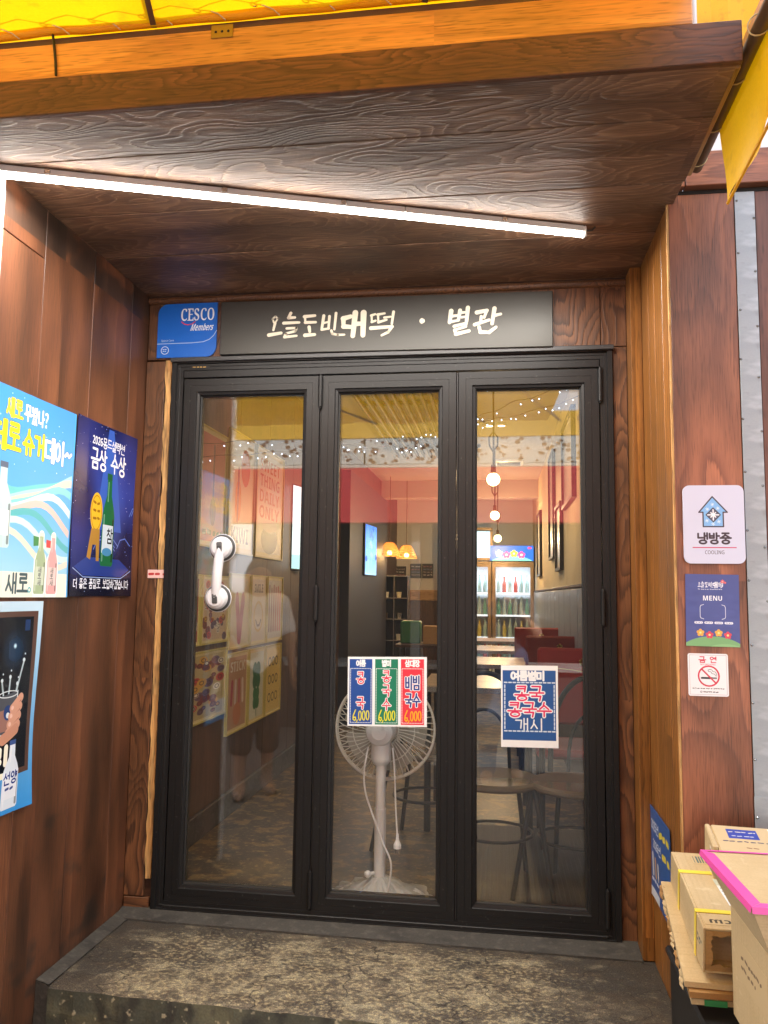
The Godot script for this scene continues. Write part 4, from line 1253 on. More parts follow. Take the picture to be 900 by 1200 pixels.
	var ms := stuck("menu_notice", p, Vector3(1.921, 1.179, 0.572), Vector3.BACK, 0.149, 0.208, "small blue menu notice with flowers on a green hill, below the cooling sign", "notice", 0.0008, 0.0008)
	ms.rotation.z = -0.01
	# no smoking sign
	var rd := Color8(206, 38, 66)
	p = Pad.new(440, 480, Color8(238, 236, 238))
	p.poly([Vector2(18, 18), Vector2(422, 18), Vector2(422, 462), Vector2(18, 462), Vector2(18, 18)], 3, Color8(150, 140, 146))
	p.hangul("금 연", 122, 36, 196, 66, 10, rd, 0.06)
	p.latin("NO SMOKING", 138, 114, 164, 18, rd)
	p.seg(Vector2(150, 276), Vector2(262, 276), 22, Color8(34, 30, 32))
	p.seg(Vector2(272, 276), Vector2(306, 276), 20, Color8(120, 116, 118))
	p.poly([Vector2(300, 252), Vector2(292, 230), Vector2(262, 226), Vector2(252, 206), Vector2(226, 204), Vector2(218, 186), Vector2(240, 178), Vector2(262, 184), Vector2(272, 202), Vector2(300, 206), Vector2(314, 236), Vector2(312, 254)], 5, Color8(60, 56, 60))
	p.ring(Vector2(226, 254), 112, 17, rd)
	p.seg(Vector2(148, 174), Vector2(304, 334), 17, rd)
	p.fine(48, 394, 344, 12, Color8(60, 54, 58), 11)
	p.ring(Vector2(140, 432), 9, 4, Color8(60, 54, 58))
	p.fine(166, 432, 160, 14, Color8(60, 54, 58), 12)
	b = B.new()
	b.plate(Vector3.ZERO, 0.111, 0.121, [0.006, 0.006, 0.006, 0.006], 0.0015)
	q2 = solo("no_smoking_sign", b, printed(p, 0.3), "small white no smoking sign, lowest of the three on the right", "sign")
	q2.position = Vector3(1.9045, 0.994, 0.5715)
	# blue notice low on the right reveal
	p = Pad.new(480, 440, Color8(48, 92, 158))
	p.latin("2025", 30, 60, 120, 46, Color8(214, 222, 236), true)
	p.hangul("년", 158, 58, 50, 50, 7, Color8(214, 222, 236), 0.06)
	p.fine(232, 84, 200, 44, Color8(226, 206, 70), 31)
	p.latin("2026", 70, 148, 120, 46, Color8(214, 222, 236), true)
	p.hangul("년", 198, 146, 50, 50, 7, Color8(214, 222, 236), 0.06)
	p.fine(290, 172, 160, 44, Color8(226, 206, 70), 33)
	for k in 3: p.seg(Vector2(50 + k * 62, 236 + 10 * k), Vector2(56 + k * 62, 320), 34 - 4 * k, [Color8(206, 210, 214), Color8(196, 160, 120), Color8(214, 214, 206)][k])
	p.fine(30, 352, 150, 22, Color8(214, 222, 236), 14)
	p.rect(0, 396, 200, 44, Color8(206, 214, 226))
	stuck("blue_notice", p, Vector3(1.8232, 0.366, 0.255), Vector3.LEFT, 0.32, 0.292, "blue notice with white and yellow writing low beside the cartons", "notice", 0.0012, 0.002)

# ---------------------------------------------------------------- prints and handle on the door
func door_prints() -> void:
	var white := Color8(238, 242, 246)
	var p := Pad.new(640, 552, white)
	var cols := [Color8(44, 82, 158), Color8(38, 126, 98), Color8(224, 62, 78)]
	var tops := ["여름", "별미", "삼대장"]
	for k in 3:
		var x := 14 + k * 209
		var w := 186
		p.rect(x, 18, w, 520, cols[k])
		var tw := 74.0 if k < 2 else 116.0
		p.hangul(tops[k], x + w / 2 - tw / 2, 26, tw, 50, 10, white, 0.06)
		for q in 13:
			p.seg(Vector2(x + 10 + q * 13, 94), Vector2(x + 16 + q * 13, 94), 5, white)
			p.seg(Vector2(x + 10 + q * 13, 524), Vector2(x + 16 + q * 13, 524), 5, white)
		for q in 33:
			for e in [9, w - 9]: p.seg(Vector2(x + e, 98 + q * 13), Vector2(x + e, 104 + q * 13), 5, white)
		var items: Array = [[["콩", 122], ["국", 322]], [["콩", 110], ["국", 222], ["수", 334]], []][k]
		for s in items:
			p.hangul(s[0], x + w / 2 - 32, s[1], 64, 92, 9, Color8(222, 54, 84), 0.0, 6, white)
		if k == 2:
			p.hangul("비빔", x + 36, 152, 118, 108, 12, Color8(44, 62, 140), 0.06, 6, white)
			p.hangul("국수", x + 36, 292, 118, 104, 12, Color8(44, 62, 140), 0.06, 6, white)
		var yc := Color8(236, 226, 60) if k < 2 else Color8(250, 186, 40)
		var o := Vector2(x + 30, 424)
		p.poly([o + Vector2(22, 0), o + Vector2(4, 44), o + Vector2(2, 74), o + Vector2(14, 86), o + Vector2(24, 74), o + Vector2(20, 58), o + Vector2(6, 60)], 9, yc)
		p.seg(o + Vector2(36, 80), o + Vector2(30, 98), 8, yc)
		for q in 3:
			p.ring(o + Vector2(58 + q * 31, 46 - q * 2), 11, 8, yc, 3.3)
	var b := B.new()
	b.sheet(Vector3(0.737, 0.974, -0.0255), Vector3(0.302, 0.006, 0), Vector3(0.002, -0.258, 0), 0.0012, 6, 6, func(s, q): return 0.0006 * sin(s * 8.0))
	solo("price_notice", b, printed(p, 0.3), "laminated notice with blue, green and red price columns on the middle pane", "notice")
	p = Pad.new(420, 600, Color8(240, 242, 244))
	p.rect(12, 36, 392, 512, Color8(44, 88, 152))
	p.hangul("여름별미", 74, 44, 250, 64, 13, white, 0.05, 1.5, Color8(240, 244, 248))
	for k in 12:
		p.seg(Vector2(26 + k * 32, 126), Vector2(44 + k * 32, 126), 10, Color8(206, 220, 236))
		p.seg(Vector2(26 + k * 32, 482), Vector2(44 + k * 32, 482), 10, Color8(206, 220, 236))
	for k in 11:
		for e in [28, 392]: p.seg(Vector2(e, 146 + k * 30), Vector2(e, 164 + k * 30), 9, Color8(206, 220, 236))
	p.hangul("콩국", 104, 152, 210, 106, 12, Color8(222, 46, 96), 0.06, 8, white)
	p.hangul("콩국수", 52, 272, 316, 104, 12, Color8(222, 46, 96), 0.06, 8, white)
	p.hangul("개시", 104, 390, 210, 82, 10, white, 0.12)
	b = B.new()
	b.sheet(Vector3(1.3155, 0.9565, -0.0255), Vector3(0.207, 0.003, 0), Vector3(0.0, -0.296, 0), 0.0012, 6, 6, func(s, q): return 0.0007 * sin(s * 5.0 + q * 3.0))
	solo("season_notice", b, printed(p, 0.3), "blue laminated notice with pink lettering on the right pane", "notice")
	# suction grab handle
	var t := thing("grab_handle", "white and grey suction grab handle on the left pane", "handle")
	var grey := mat(lin(0.06, 0.062, 0.065), 0.45)
	var hw := mat(lin(0.76, 0.76, 0.8), 0.3)
	var a := Vector3(0.224, 1.388, -0.028)
	var c := Vector3(0.212, 1.19, -0.028)
	for o in [a, c]:
		var xf := Transform3D(Basis(Vector3.RIGHT, PI / 2), o)
		var g := B.new()
		g.lathe([Vector2(0.052, 0.0005), Vector2(0.053, 0.003), Vector2(0.051, 0.008), Vector2(0.044, 0.016), Vector2(0.0, 0.018)], 32, xf)
		var cup := part("suction_cup", g, grey, t)
		g = B.new()
		g.lathe([Vector2(0.0535, 0.0003), Vector2(0.0555, 0.002), Vector2(0.0535, 0.0045), Vector2(0.052, 0.0035)], 32, xf)
		part("rim", g, hw, cup)
		g = B.new()
		g.lathe([Vector2(0.045, 0.01), Vector2(0.0445, 0.022), Vector2(0.04, 0.034), Vector2(0.03, 0.041), Vector2(0.0, 0.043)], 32, xf)
		part("housing", g, hw, t)
		g = B.new()
		g.x = Transform3D(Basis(Vector3.FORWARD, -0.06), o)
		g.bb(-0.011, 0.011, -0.021, 0.021, 0.038, 0.046, 0.003)
		var tab := part("locking_tab", g, grey, t)
		g = B.new()
		g.x = Transform3D(Basis(Vector3.FORWARD, -0.06), o)
		g.bb(-0.008, 0.008, 0.004, 0.017, 0.044, 0.0476, 0.002)
		part("thumb_rest", g, mat(lin(0.12, 0.12, 0.125), 0.4), tab)
	b = B.new()
	var pts := []
	for i in 13:
		var s := i / 12.0
		pts.append(a.lerp(c, s) + Vector3(0, 0, 0.026 + 0.012 * sin(PI * s)))
	b.tube(pts, 0.0195, 14)
	part("grip", b, hw, t)

# ---------------------------------------------------------------- inside the restaurant
func interior_shell() -> void:
	var b := B.new()
	b.bb(-0.3, 1.95, -0.1, 0.004, -8.8, -0.085, 0.0)
	b.t = PackedVector2Array()
	for q in b.v: b.t.append(Vector2(q.x, q.z))
	solo("interior_floor", b, M.inner_floor, "mottled brown floor inside the restaurant", "floor", "", "structure")
	var w := struct("interior_wall_left", "dark wooden wall with posters inside on the left", "wall")
	part("wall_core", bx(-0.3, -0.172, 0.0, 2.7, -8.7, -0.14, 0.0, 1), M.walnut, w)
	for k in 7:
		part("wood_panel", bx(-0.1715, -0.16, 0.135, 2.65, -0.15 - (k + 1) * 0.6 + 0.002, -0.15 - k * 0.6, 0.002, 1), M.walnut, w)
	part("baseboard", bx(-0.17, -0.146, 0.004, 0.132, -4.4, -0.14, 0.003, 2), M.mortar, w)
	part("dark_panel", bx(-0.17, -0.075, 0.004, 2.39, -6.9, -4.36, 0.003, 1), M.navy, w)
	w = struct("interior_wall_right", "beige wall with grey padded wainscot inside on the right", "wall")
	part("wall_core", bx(1.8005, 1.95, 0.0, 2.7, -8.7, -0.14, 0.0), M.plaster, w)
	var pad := mat(lin(0.3, 0.32, 0.36), 0.35)
	for k in 16:
		var z := -0.5 - k * 0.5
		part("wainscot_panel", bx(1.782, 1.8, 0.62, 1.27, z - 0.496, z, 0.008, 1), pad, w)
	part("rail", bx(1.776, 1.8, 1.272, 1.292, -8.6, -0.14, 0.003, 2), M.walnut, w)
	part("lower_panel", bx(1.788, 1.8, 0.0, 0.618, -8.6, -0.14, 0.002, 2), M.walnut, w)
	w = struct("interior_wall_back", "cream back wall with wooden dado inside", "wall")
	part("wall_core", bx(-0.3, 1.95, 0.0, 2.7, -8.85, -8.65, 0.0), mat(lin(0.62, 0.58, 0.52), 0.8), w)
	part("dado", bx(-0.17, 1.8, 0.0, 1.14, -8.65, -8.63, 0.002, 1), M.walnut, w)
	part("dado_rail", bx(-0.17, 1.8, 1.14, 1.29, -8.65, -8.615, 0.003, 0), M.oak, w)
	w = struct("interior_ceiling", "pale ceiling inside the restaurant", "ceiling")
	part("ceiling_slab", bx(-0.3, 1.95, 2.66, 2.8, -8.8, -0.14, 0.0), M.ceiling, w)
	part("bulkhead", bx(-0.17, 1.8, 2.44, 2.66, -7.2, -7.0, 0.003), M.ceiling, w)
	part("lining", bx(-0.17, 1.8, 2.16, 2.66, -0.158, -0.145, 0.0), M.oak, w)
	var t := thing("ceiling_grille", "dark wooden slats hung under the ceiling behind the middle pane", "slats")
	var slat := mat(lin(0.03, 0.022, 0.018), 0.5)
	for k in 13:
		part("slat", bx(0.3 + k * 0.066, 0.322 + k * 0.066, 2.585, 2.625, -4.9, -0.9, 0.002, 2), slat, t)
	for z in [-1.2, -2.8, -4.6]:
		part("cross_bar", bx(0.28, 1.14, 2.6255, 2.655, z - 0.02, z + 0.02, 0.002, 0), slat, t)

func doodle(k: int) -> Pad:
	var r := RandomNumberGenerator.new()
	r.seed = 100 + k
	var p := Pad.new(220, 300, Color8(232, 214, 150))
	var bg: Color = [Color8(214, 120, 110), Color8(236, 226, 190), Color8(226, 216, 196), Color8(228, 206, 160), Color8(222, 206, 182), Color8(206, 196, 176), Color8(196, 150, 110), Color8(222, 222, 200), Color8(232, 206, 120), Color8(150, 50, 44), Color8(196, 176, 120), Color8(214, 186, 150)][k]
	p.rect(12, 12, 196, 276, bg)
	match k:
		0:
			p.seg(Vector2(110, 40), Vector2(110, 200), 14, Color8(120, 54, 60))
			p.disc(Vector2(110, 210), 26, Color8(120, 54, 60), 1.4)
			p.fine(30, 266, 160, 18, Color8(70, 50, 46), 2)
		1:
			p.disc(Vector2(140, 80), 40, Color8(214, 96, 40), 1.2)
			p.disc(Vector2(80, 170), 26, Color8(226, 150, 40), 2.0)
			p.seg(Vector2(80, 90), Vector2(76, 220), 14, Color8(100, 64, 40))
			p.latin("KIWI", 30, 236, 150, 40, Color8(50, 44, 36), true)
		2:
			for q in 4: p.latin(["SWEET", "THING", "DAILY", "ONLY"][q], 26, 26 + q * 44, 160, 34, [Color8(190, 100, 40), Color8(176, 84, 60), Color8(190, 110, 50), Color8(176, 90, 50)][q], true)
			p.disc(Vector2(110, 250), 66, Color8(64, 70, 96), 0.6)
			p.disc(Vector2(110, 212), 60, Color8(226, 206, 196), 0.3)
		3:
			for s in [-1, 1]:
				p.disc(Vector2(110 + s * 34, 110), 20, Color8(190, 70, 76), 2.0)
				p.seg(Vector2(110 + s * 34, 100), Vector2(110, 270), 40, Color8(190, 70, 76))
		4:
			p.latin("SMILE", 44, 34, 130, 38, Color8(70, 56, 56), true)
			p.ring(Vector2(110, 180), 64, 12, Color8(206, 170, 70))
			p.poly([Vector2(74, 196), Vector2(96, 220), Vector2(126, 220), Vector2(148, 196)], 10, Color8(110, 80, 46))
		5:
			for q in 6: p.seg(Vector2(30 + q * 32, 40 + r.randf() * 40), Vector2(30 + q * 32, 250), 20, Color8(150 + 12 * q, 110, 100))
		6:
			p.latin("STICK", 30, 30, 160, 40, Color8(236, 226, 206), true)
			for q in 4: p.seg(Vector2(52 + q * 38, 110), Vector2(46 + q * 42, 190), 22, [Color8(180, 56, 60), Color8(226, 206, 190), Color8(196, 96, 90), Color8(236, 216, 200)][q])
			p.disc(Vector2(110, 236), 44, Color8(206, 130, 80))
		7:
			for a in 4: p.disc(Vector2(110, 110) + Vector2.from_angle(PI / 4 + PI / 2 * a) * 34, 32, Color8(50, 110, 66))
			for a in 4: p.disc(Vector2(110, 206) + Vector2.from_angle(PI / 4 + PI / 2 * a) * 28, 26, Color8(60, 126, 70))
			p.seg(Vector2(110, 230), Vector2(116, 280), 8, Color8(50, 100, 60))
		8:
			for q in 9: p.ring(Vector2(60 + (q % 3) * 50, 70 + (q / 3) * 80), 18, 6, Color8(90, 76, 40))
		_:
			for q in 60:
				var c: Color = [Color8(206, 60, 50), Color8(226, 170, 60), Color8(236, 226, 206), Color8(130, 40, 36), Color8(110, 80, 110)][r.randi() % 5]
				var o := Vector2(20 + r.randf() * 180, 20 + r.randf() * 260)
				p.disc(o, r.randf_range(9, 20), c)
				p.ring(o, 8, 2.5, Color8(70, 40, 30))
	return p

func interior_poster(k: int, z0: float, z1: float, y0: float, y1: float, label: String) -> void:
	var t := thing("wall_poster", label, "poster", Vector3(-0.16, (y0 + y1) / 2, (z0 + z1) / 2), 0.0, "posters on the inside wall")
	var b := B.new()
	b.x = on_wall(Vector3.ZERO, Vector3.RIGHT)
	var w := z0 - z1
	var h := y1 - y0
	b.sheet(Vector3(-w / 2 + 0.008, h / 2 - 0.008, 0.01), Vector3(w - 0.016, 0, 0), Vector3(0, -h + 0.016, 0), 0.004)
	part("print", b, printed(doodle(k), 0.35), t)
	b = B.new()
	b.x = on_wall(Vector3.ZERO, Vector3.RIGHT)
	b.rings(-w / 2, -h / 2, w / 2, h / 2, [Vector2(0, 0), Vector2(0, 0.016), Vector2(0.009, 0.016), Vector2(0.009, 0.008)])
	part("frame", b, mat(lin(0.62, 0.5, 0.12), 0.4), t)

func screen(n: String, label: String, at: Vector3, w: float, h: float, look: Vector3, p: Pad, e: float) -> void:
	var t := thing(n, label, "screen", at)
	var b := B.new()
	b.x = on_wall(Vector3.ZERO, look)
	b.bb(-w / 2 - 0.012, w / 2 + 0.012, -h / 2 - 0.012, h / 2 + 0.012, 0.0, 0.03, 0.004)
	part("casing", b, M.black, t)
	b = B.new()
	b.x = on_wall(Vector3.ZERO, look)
	b.sheet(Vector3(-w / 2, h / 2, 0.032), Vector3(w, 0, 0), Vector3(0, -h, 0), 0.001)
	var m := printed(p, 0.2)
	m.emission_enabled = true
	m.emission = Color.BLACK
	m.emission_texture = m.albedo_texture
	m.emission_energy_multiplier = e
	part("display", b, m, t)
	var l := AreaLight3D.new()
	l.name = "screen_light"
	l.area_size = Vector2(w, h)
	l.light_energy = 0.12
	l.light_color = Color(0.8, 0.92, 1.0)
	l.shadow_enabled = true
	t.add_child(l)
	l.transform = on_wall(Vector3.ZERO, look) * Transform3D(Basis(Vector3.UP, PI), Vector3(0, 0, 0.036))

func picture(label: String, z0: float, z1: float, y0: float, y1: float) -> void:
	var t := thing("framed_picture", label, "picture", Vector3(1.8, (y0 + y1) / 2, (z0 + z1) / 2), 0.0, "pictures on the right wall")
	var w := z0 - z1
	var h := y1 - y0
	var b := B.new()
	b.x = on_wall(Vector3.ZERO, Vector3.LEFT)
	b.rings(-w / 2, -h / 2, w / 2, h / 2, [Vector2(0, 0), Vector2(0, 0.03), Vector2(0.025, 0.03), Vector2(0.025, 0.012)])
	part("frame", b, M.black, t)
	b = B.new()
	b.x = on_wall(Vector3.ZERO, Vector3.LEFT)
	b.bb(-w / 2 + 0.02, w / 2 - 0.02, -h / 2 + 0.02, h / 2 - 0.02, 0.002, 0.014, 0.0)
	part("print", b, mat(lin(0.4, 0.38, 0.34), 0.25), t)

func bulb_lamp(at: Vector3, top: float, label: String) -> void:
	var t := thing("bulb_lamp", label, "lamp", at, 0.0, "bare bulbs in a row")
	var b := B.new()
	b.tube([Vector3(0, 0.1, 0), Vector3(0.002, (top - at.y) * 0.5, 0), Vector3(0, top - at.y, 0)], 0.006, 6)
	part("cord", b, M.bronze, t)
	b = B.new()
	b.tube([Vector3(0, 0.19, 0), Vector3(0.028, 0.23, 0.01), Vector3(0.03, 0.29, 0.0), Vector3(0, 0.33, -0.01), Vector3(-0.028, 0.29, 0), Vector3(-0.026, 0.23, 0), Vector3(0, 0.19, 0)], 0.006, 6)
	part("cord_loop", b, M.bronze, t)
	b = B.new()
	b.rod(Vector3(0, 0.035, 0), Vector3(0, 0.1, 0), 0.02, 0.016, 12)
	part("socket", b, M.bronze, t)
	b = B.new()
	b.ball(Vector3.ZERO, 0.045, 16)
	part("bulb", b, glow(Color(1.0, 0.86, 0.6), 5.0), t)
	var l := OmniLight3D.new()
	l.name = "bulb_light"
	l.light_energy = 0.12 if at.z > -4 else (0.2 if at.z > -6 else 0.5)
	l.light_color = Color(1.0, 0.83, 0.6)
	l.light_size = 0.04
	l.omni_range = 12
	l.omni_attenuation = 2.0
	l.shadow_enabled = true
	t.add_child(l)

func wicker_lamp(at: Vector3, label: String) -> void:
	var t := thing("wicker_lamp", label, "lamp", at, 0.0, "woven lamps")
	var b := B.new()
	b.tube([Vector3(0, 0.15, 0), Vector3(0.002, 0.5, 0), Vector3(0, 2.66 - at.y, 0)], 0.005, 6)
	part("cord", b, M.bronze, t)
	var straw := mat(lin(0.55, 0.34, 0.12), 0.6)
	straw.backlight_enabled = true
	straw.backlight = Color(0.8, 0.6, 0.3)
	b = B.new()
	var R := func(q: float) -> float: return 0.03 + 0.1 * pow(q, 0.55)
	for k in 8:
		var q := (k + 0.6) / 8.0
		var ring := []
		for i in 24: ring.append(Vector3(R.call(q) * cos(TAU * i / 24), 0.15 - 0.17 * q, R.call(q) * sin(TAU * i / 24)))
		b.tube(ring, 0.004, 5, true)
	for i in 20:
		var pts := []
		for k in 9:
			var q := k / 8.0
			pts.append(Vector3(R.call(q) * cos(TAU * i / 20 + q * 0.3), 0.15 - 0.17 * q, R.call(q) * sin(TAU * i / 20 + q * 0.3)))
		b.tube(pts, 0.003, 4)
	part("shade", b, straw, t)
	b = B.new()
	b.ball(Vector3(0, 0.02, 0), 0.03, 12)
	part("bulb", b, glow(Color(1.0, 0.82, 0.5), 5.0), t)
	var l := OmniLight3D.new()
	l.name = "lamp_light"
	l.light_energy = 0.1
	l.light_color = Color(1.0, 0.8, 0.52)
	l.light_size = 0.03
	l.omni_range = 12
	l.omni_attenuation = 2.0
	l.shadow_enabled = true
	t.add_child(l)
	l.position = Vector3(0, 0.02, 0)

func table(at: Vector3, label: String) -> void:
	var t := thing("dining_table", label, "table", at, 0.0, "tables along the right wall")
	part("table_top", bx(-0.3, 0.3, 0.715, 0.74, -0.35, 0.35, 0.004, 0), M.oak, t)
	var b := B.new()
	b.bb(-0.302, 0.302, 0.712, 0.7415, 0.3505, 0.356, 0.001)
	b.bb(-0.302, 0.302, 0.712, 0.7415, -0.356, -0.3505, 0.001)
	part("steel_edge", b, M.chrome, t)
	for s in [-1, 1]:
		for q in [-1, 1]:
			b = B.new()
			b.rod(Vector3(s * 0.26, 0, q * 0.31), Vector3(s * 0.26, 0.714, q * 0.31), 0.018, 0.018, 10)
			part("leg", b, M.black, t)

func red_chair(at: Vector3, label: String) -> void:
	var t := thing("red_chair", label, "chair", at, 0.0, "red backed chairs")
	var b := B.new()
	b.bb(-0.185, 0.185, 0.6, 0.965, 0.17, 0.205, 0.012)
	part("backrest", b, M.red_seat, t)
	b = B.new()
	b.bb(-0.19, 0.19, 0.43, 0.475, -0.22, 0.18, 0.015)
	part("seat", b, M.red_seat, t)
	for s in [-1, 1]:
		for q in [-1, 1]:
			b = B.new()
			b.rod(Vector3(s * 0.165, 0.0, q * 0.18), Vector3(s * 0.165, 0.43 if q < 0 else 0.64, q * 0.18), 0.013, 0.015, 8)
			part("leg", b, M.black, t)
	b = B.new()
	for k in 5:
		var a := TAU * k / 5 + 0.3
		b.ball(Vector3(0.03 + 0.012 * cos(a), 0.9 + 0.012 * sin(a), 0.206), 0.008, 8, Vector3(1, 1, 0.25))
	b.tube([Vector3(-0.09, 0.868, 0.2065), Vector3(-0.02, 0.862, 0.2065), Vector3(0.05, 0.85, 0.2065)], 0.002, 5)
	part("flower_emblem", b, mat(lin(0.6, 0.42, 0.12), 0.3, 0.6), t)

func arch_chair(at: Vector3, turn: float, label: String) -> void:
	var t := thing("bistro_chair", label, "chair", at, turn, "black tubular chairs")
	var b := B.new()
	b.lathe([Vector2(0.0, 0.435), Vector2(0.185, 0.435), Vector2(0.195, 0.445), Vector2(0.195, 0.456), Vector2(0.18, 0.463), Vector2(0.0, 0.458)], 32)
	part("seat", b, mat(lin(0.19, 0.145, 0.095), 0.2), t)
	b = B.new()
	var pts := []
	for i in 25:
		var a := PI * i / 24.0
		pts.append(Vector3(0.19 * cos(a), 0.45 + 0.42 * pow(sin(a), 0.6), -0.16 - 0.05 * sin(a)))
	b.tube(pts, 0.012, 10)
	part("backrest", b, M.black, t)
	b = B.new()
	pts = []
	for i in 17:
		var a := PI * i / 16.0
		pts.append(Vector3(0.11 * cos(a), 0.45 + 0.26 * pow(sin(a), 0.6), -0.17 - 0.03 * sin(a)))
	b.tube(pts, 0.008, 8)
	part("inner_loop", b, M.black, t)
	for s in [-1, 1]:
		for q in [-1, 1]:
			b = B.new()
			b.tube([Vector3(s * 0.13, 0.44, q * 0.13), Vector3(s * 0.16, 0.25, q * 0.16), Vector3(s * 0.19, 0.0, q * 0.2)], 0.011, 8)
			part("leg", b, M.black, t)
	b = B.new()
	var ring := []
	for i in 20: ring.append(Vector3(0.155 * cos(TAU * i / 20), 0.24, 0.155 * sin(TAU * i / 20)))
	b.tube(ring, 0.007, 6, true)
	part("leg_ring", b, M.black, t)

var bottle_mesh: ArrayMesh
func fridge(x0: float, x1: float, label: String, header: bool, side: String) -> void:
	var t := thing("drinks_fridge", label, "fridge")
	var m := mat(lin(0.34, 0.24, 0.14), 0.35, 0.3)
	var wht := mat(lin(0.75, 0.78, 0.8), 0.5)
	var z := -8.0
	var top := 1.655
	part("cabinet", bx(x0, x1, 0.03, top, z - 0.62, z - 0.56, 0.004), wht, t)
	part("side_panel", bx(x0, x0 + 0.03, 0.03, top, z - 0.558, z - 0.03, 0.004, 1), wht, t)
	part("side_panel", bx(x1 - 0.03, x1, 0.03, top, z - 0.558, z - 0.03, 0.004, 1), wht, t)
	part("plinth", bx(x0, x1, 0.0, 0.3, z - 0.555, z - 0.032, 0.004), M.black, t)
	part("top_panel", bx(x0, x1, top + 0.001, top + 0.03, z - 0.62, z, 0.004), m, t)
	var b := B.new()
	b.rings(x0, 0.3, x1, top, [Vector2(0, z - 0.03), Vector2(0, z), Vector2(0.045, z), Vector2(0.045, z - 0.03)])
	var d := part("door", b, m, t)
	part("pane", bx(x0 + 0.044, x1 - 0.044, 0.344, top - 0.044, z - 0.02, z - 0.015, 0.0), M.glass, d)
	b = B.new()
	b.bb(x0 + 0.035, x1 - 0.035, top - 0.012, top - 0.004, z - 0.1, z - 0.06, 0.0)
	part("light_tube", b, glow(Color(0.92, 0.97, 1.0), 5.0), t)
	var l := AreaLight3D.new()
	l.name = "fridge_light"
	l.area_size = Vector2(x1 - x0 - 0.1, 0.2)
	l.light_energy = 0.3
	l.light_color = Color(0.88, 0.95, 1.0)
	l.shadow_enabled = true
	t.add_child(l)
	l.position = Vector3((x0 + x1) / 2, top - 0.015, z - 0.12)
	l.rotation.x = -PI / 2
	if header:
		var p := Pad.new(512, 190, Color8(20, 92, 190))
		p.disc(Vector2(256, 330), 330, Color8(110, 200, 176), 0.62)
		for k in 4: p.flower(Vector2(106 + k * 88, 100 + (k % 2) * 16), 44, [Color8(240, 236, 200), Color8(232, 70, 130), Color8(246, 216, 50), Color8(232, 76, 136)][k], Color8(250, 240, 200))
		p.rect(446, 16, 40, 24, Color8(226, 60, 110))
		b = B.new()
		b.sheet(Vector3(x0 - 0.03, 1.9, z + 0.012), Vector3(x1 - x0 + 0.03, 0, 0), Vector3(0, -0.205, 0), 0.004)
		var hm := printed(p, 0.3)
		hm.emission_enabled = true
		hm.emission = Color.BLACK
		hm.emission_texture = hm.albedo_texture
		hm.emission_energy_multiplier = 0.9
		part("lit_header_sign", b, hm, t)
		part("header_box", bx(x0 - 0.03, x1, 1.69, 1.902, z - 0.3, z + 0.007, 0.003), M.black, t)
	else:
		b = B.new()
		b.bb(x0, x1, 1.72, 2.1, z - 0.1, z - 0.06, 0.002)
		part("lit_window", b, glow(Color(0.78, 0.93, 0.98), 0.7), t)
		b = B.new()
		b.rings(x0 - 0.02, 1.7, x1 + 0.02, 2.15, [Vector2(0, z - 0.06), Vector2(0, z - 0.02), Vector2(0.035, z - 0.02), Vector2(0.035, z - 0.06)])
		part("window_frame", b, m, t)
	for s in 4:
		var y := 0.36 + s * 0.3
		part("shelf", bx(x0 + 0.032, x1 - 0.032, y - 0.012, y, z - 0.5, z - 0.05, 0.002), M.chrome, t)
		part("shelf_strip", bx(x0 + 0.046, x1 - 0.046, y - 0.02, y + 0.006, z - 0.049, z - 0.044, 0.0), glow(Color(0.9, 0.96, 1.0), 0.4), t)
		var cols: Array = [[Color8(150, 196, 206), Color8(210, 120, 116)], [Color8(176, 204, 196), Color8(216, 200, 110)], [Color8(190, 216, 222), Color8(120, 186, 170)], [Color8(160, 186, 186), Color8(196, 96, 90)]][s]
		var names: Array = [["pale blue", "pink"], ["pale", "yellow"], ["clear", "green"], ["pale", "red"]][s]
		for k in 6:
			var pick := 1 if (k * 7 + s * 3) % 5 < 2 else 0
			var bt := MeshInstance3D.new()
			bt.name = numbered("drink_bottle")
			bt.mesh = bottle_mesh
			bt.material_override = mat((cols[pick] as Color), 0.15)
			add_child(bt)
			bt.position = Vector3(x0 + 0.085 + k * (x1 - x0 - 0.17) / 5.0, y + 0.0005, z - 0.12 - 0.02 * (k % 2))
			bt.scale = Vector3(1, 0.9 if pick else 1.0, 1)
			tag(bt, "%s bottle, %s on the %s shelf of the %s drinks fridge" % [names[pick], ["leftmost", "second from left", "third from left", "third from right", "second from right", "rightmost"][k], ["lowest", "second lowest", "second highest", "top"][s], side], "bottle", "bottles in the %s fridge" % side)

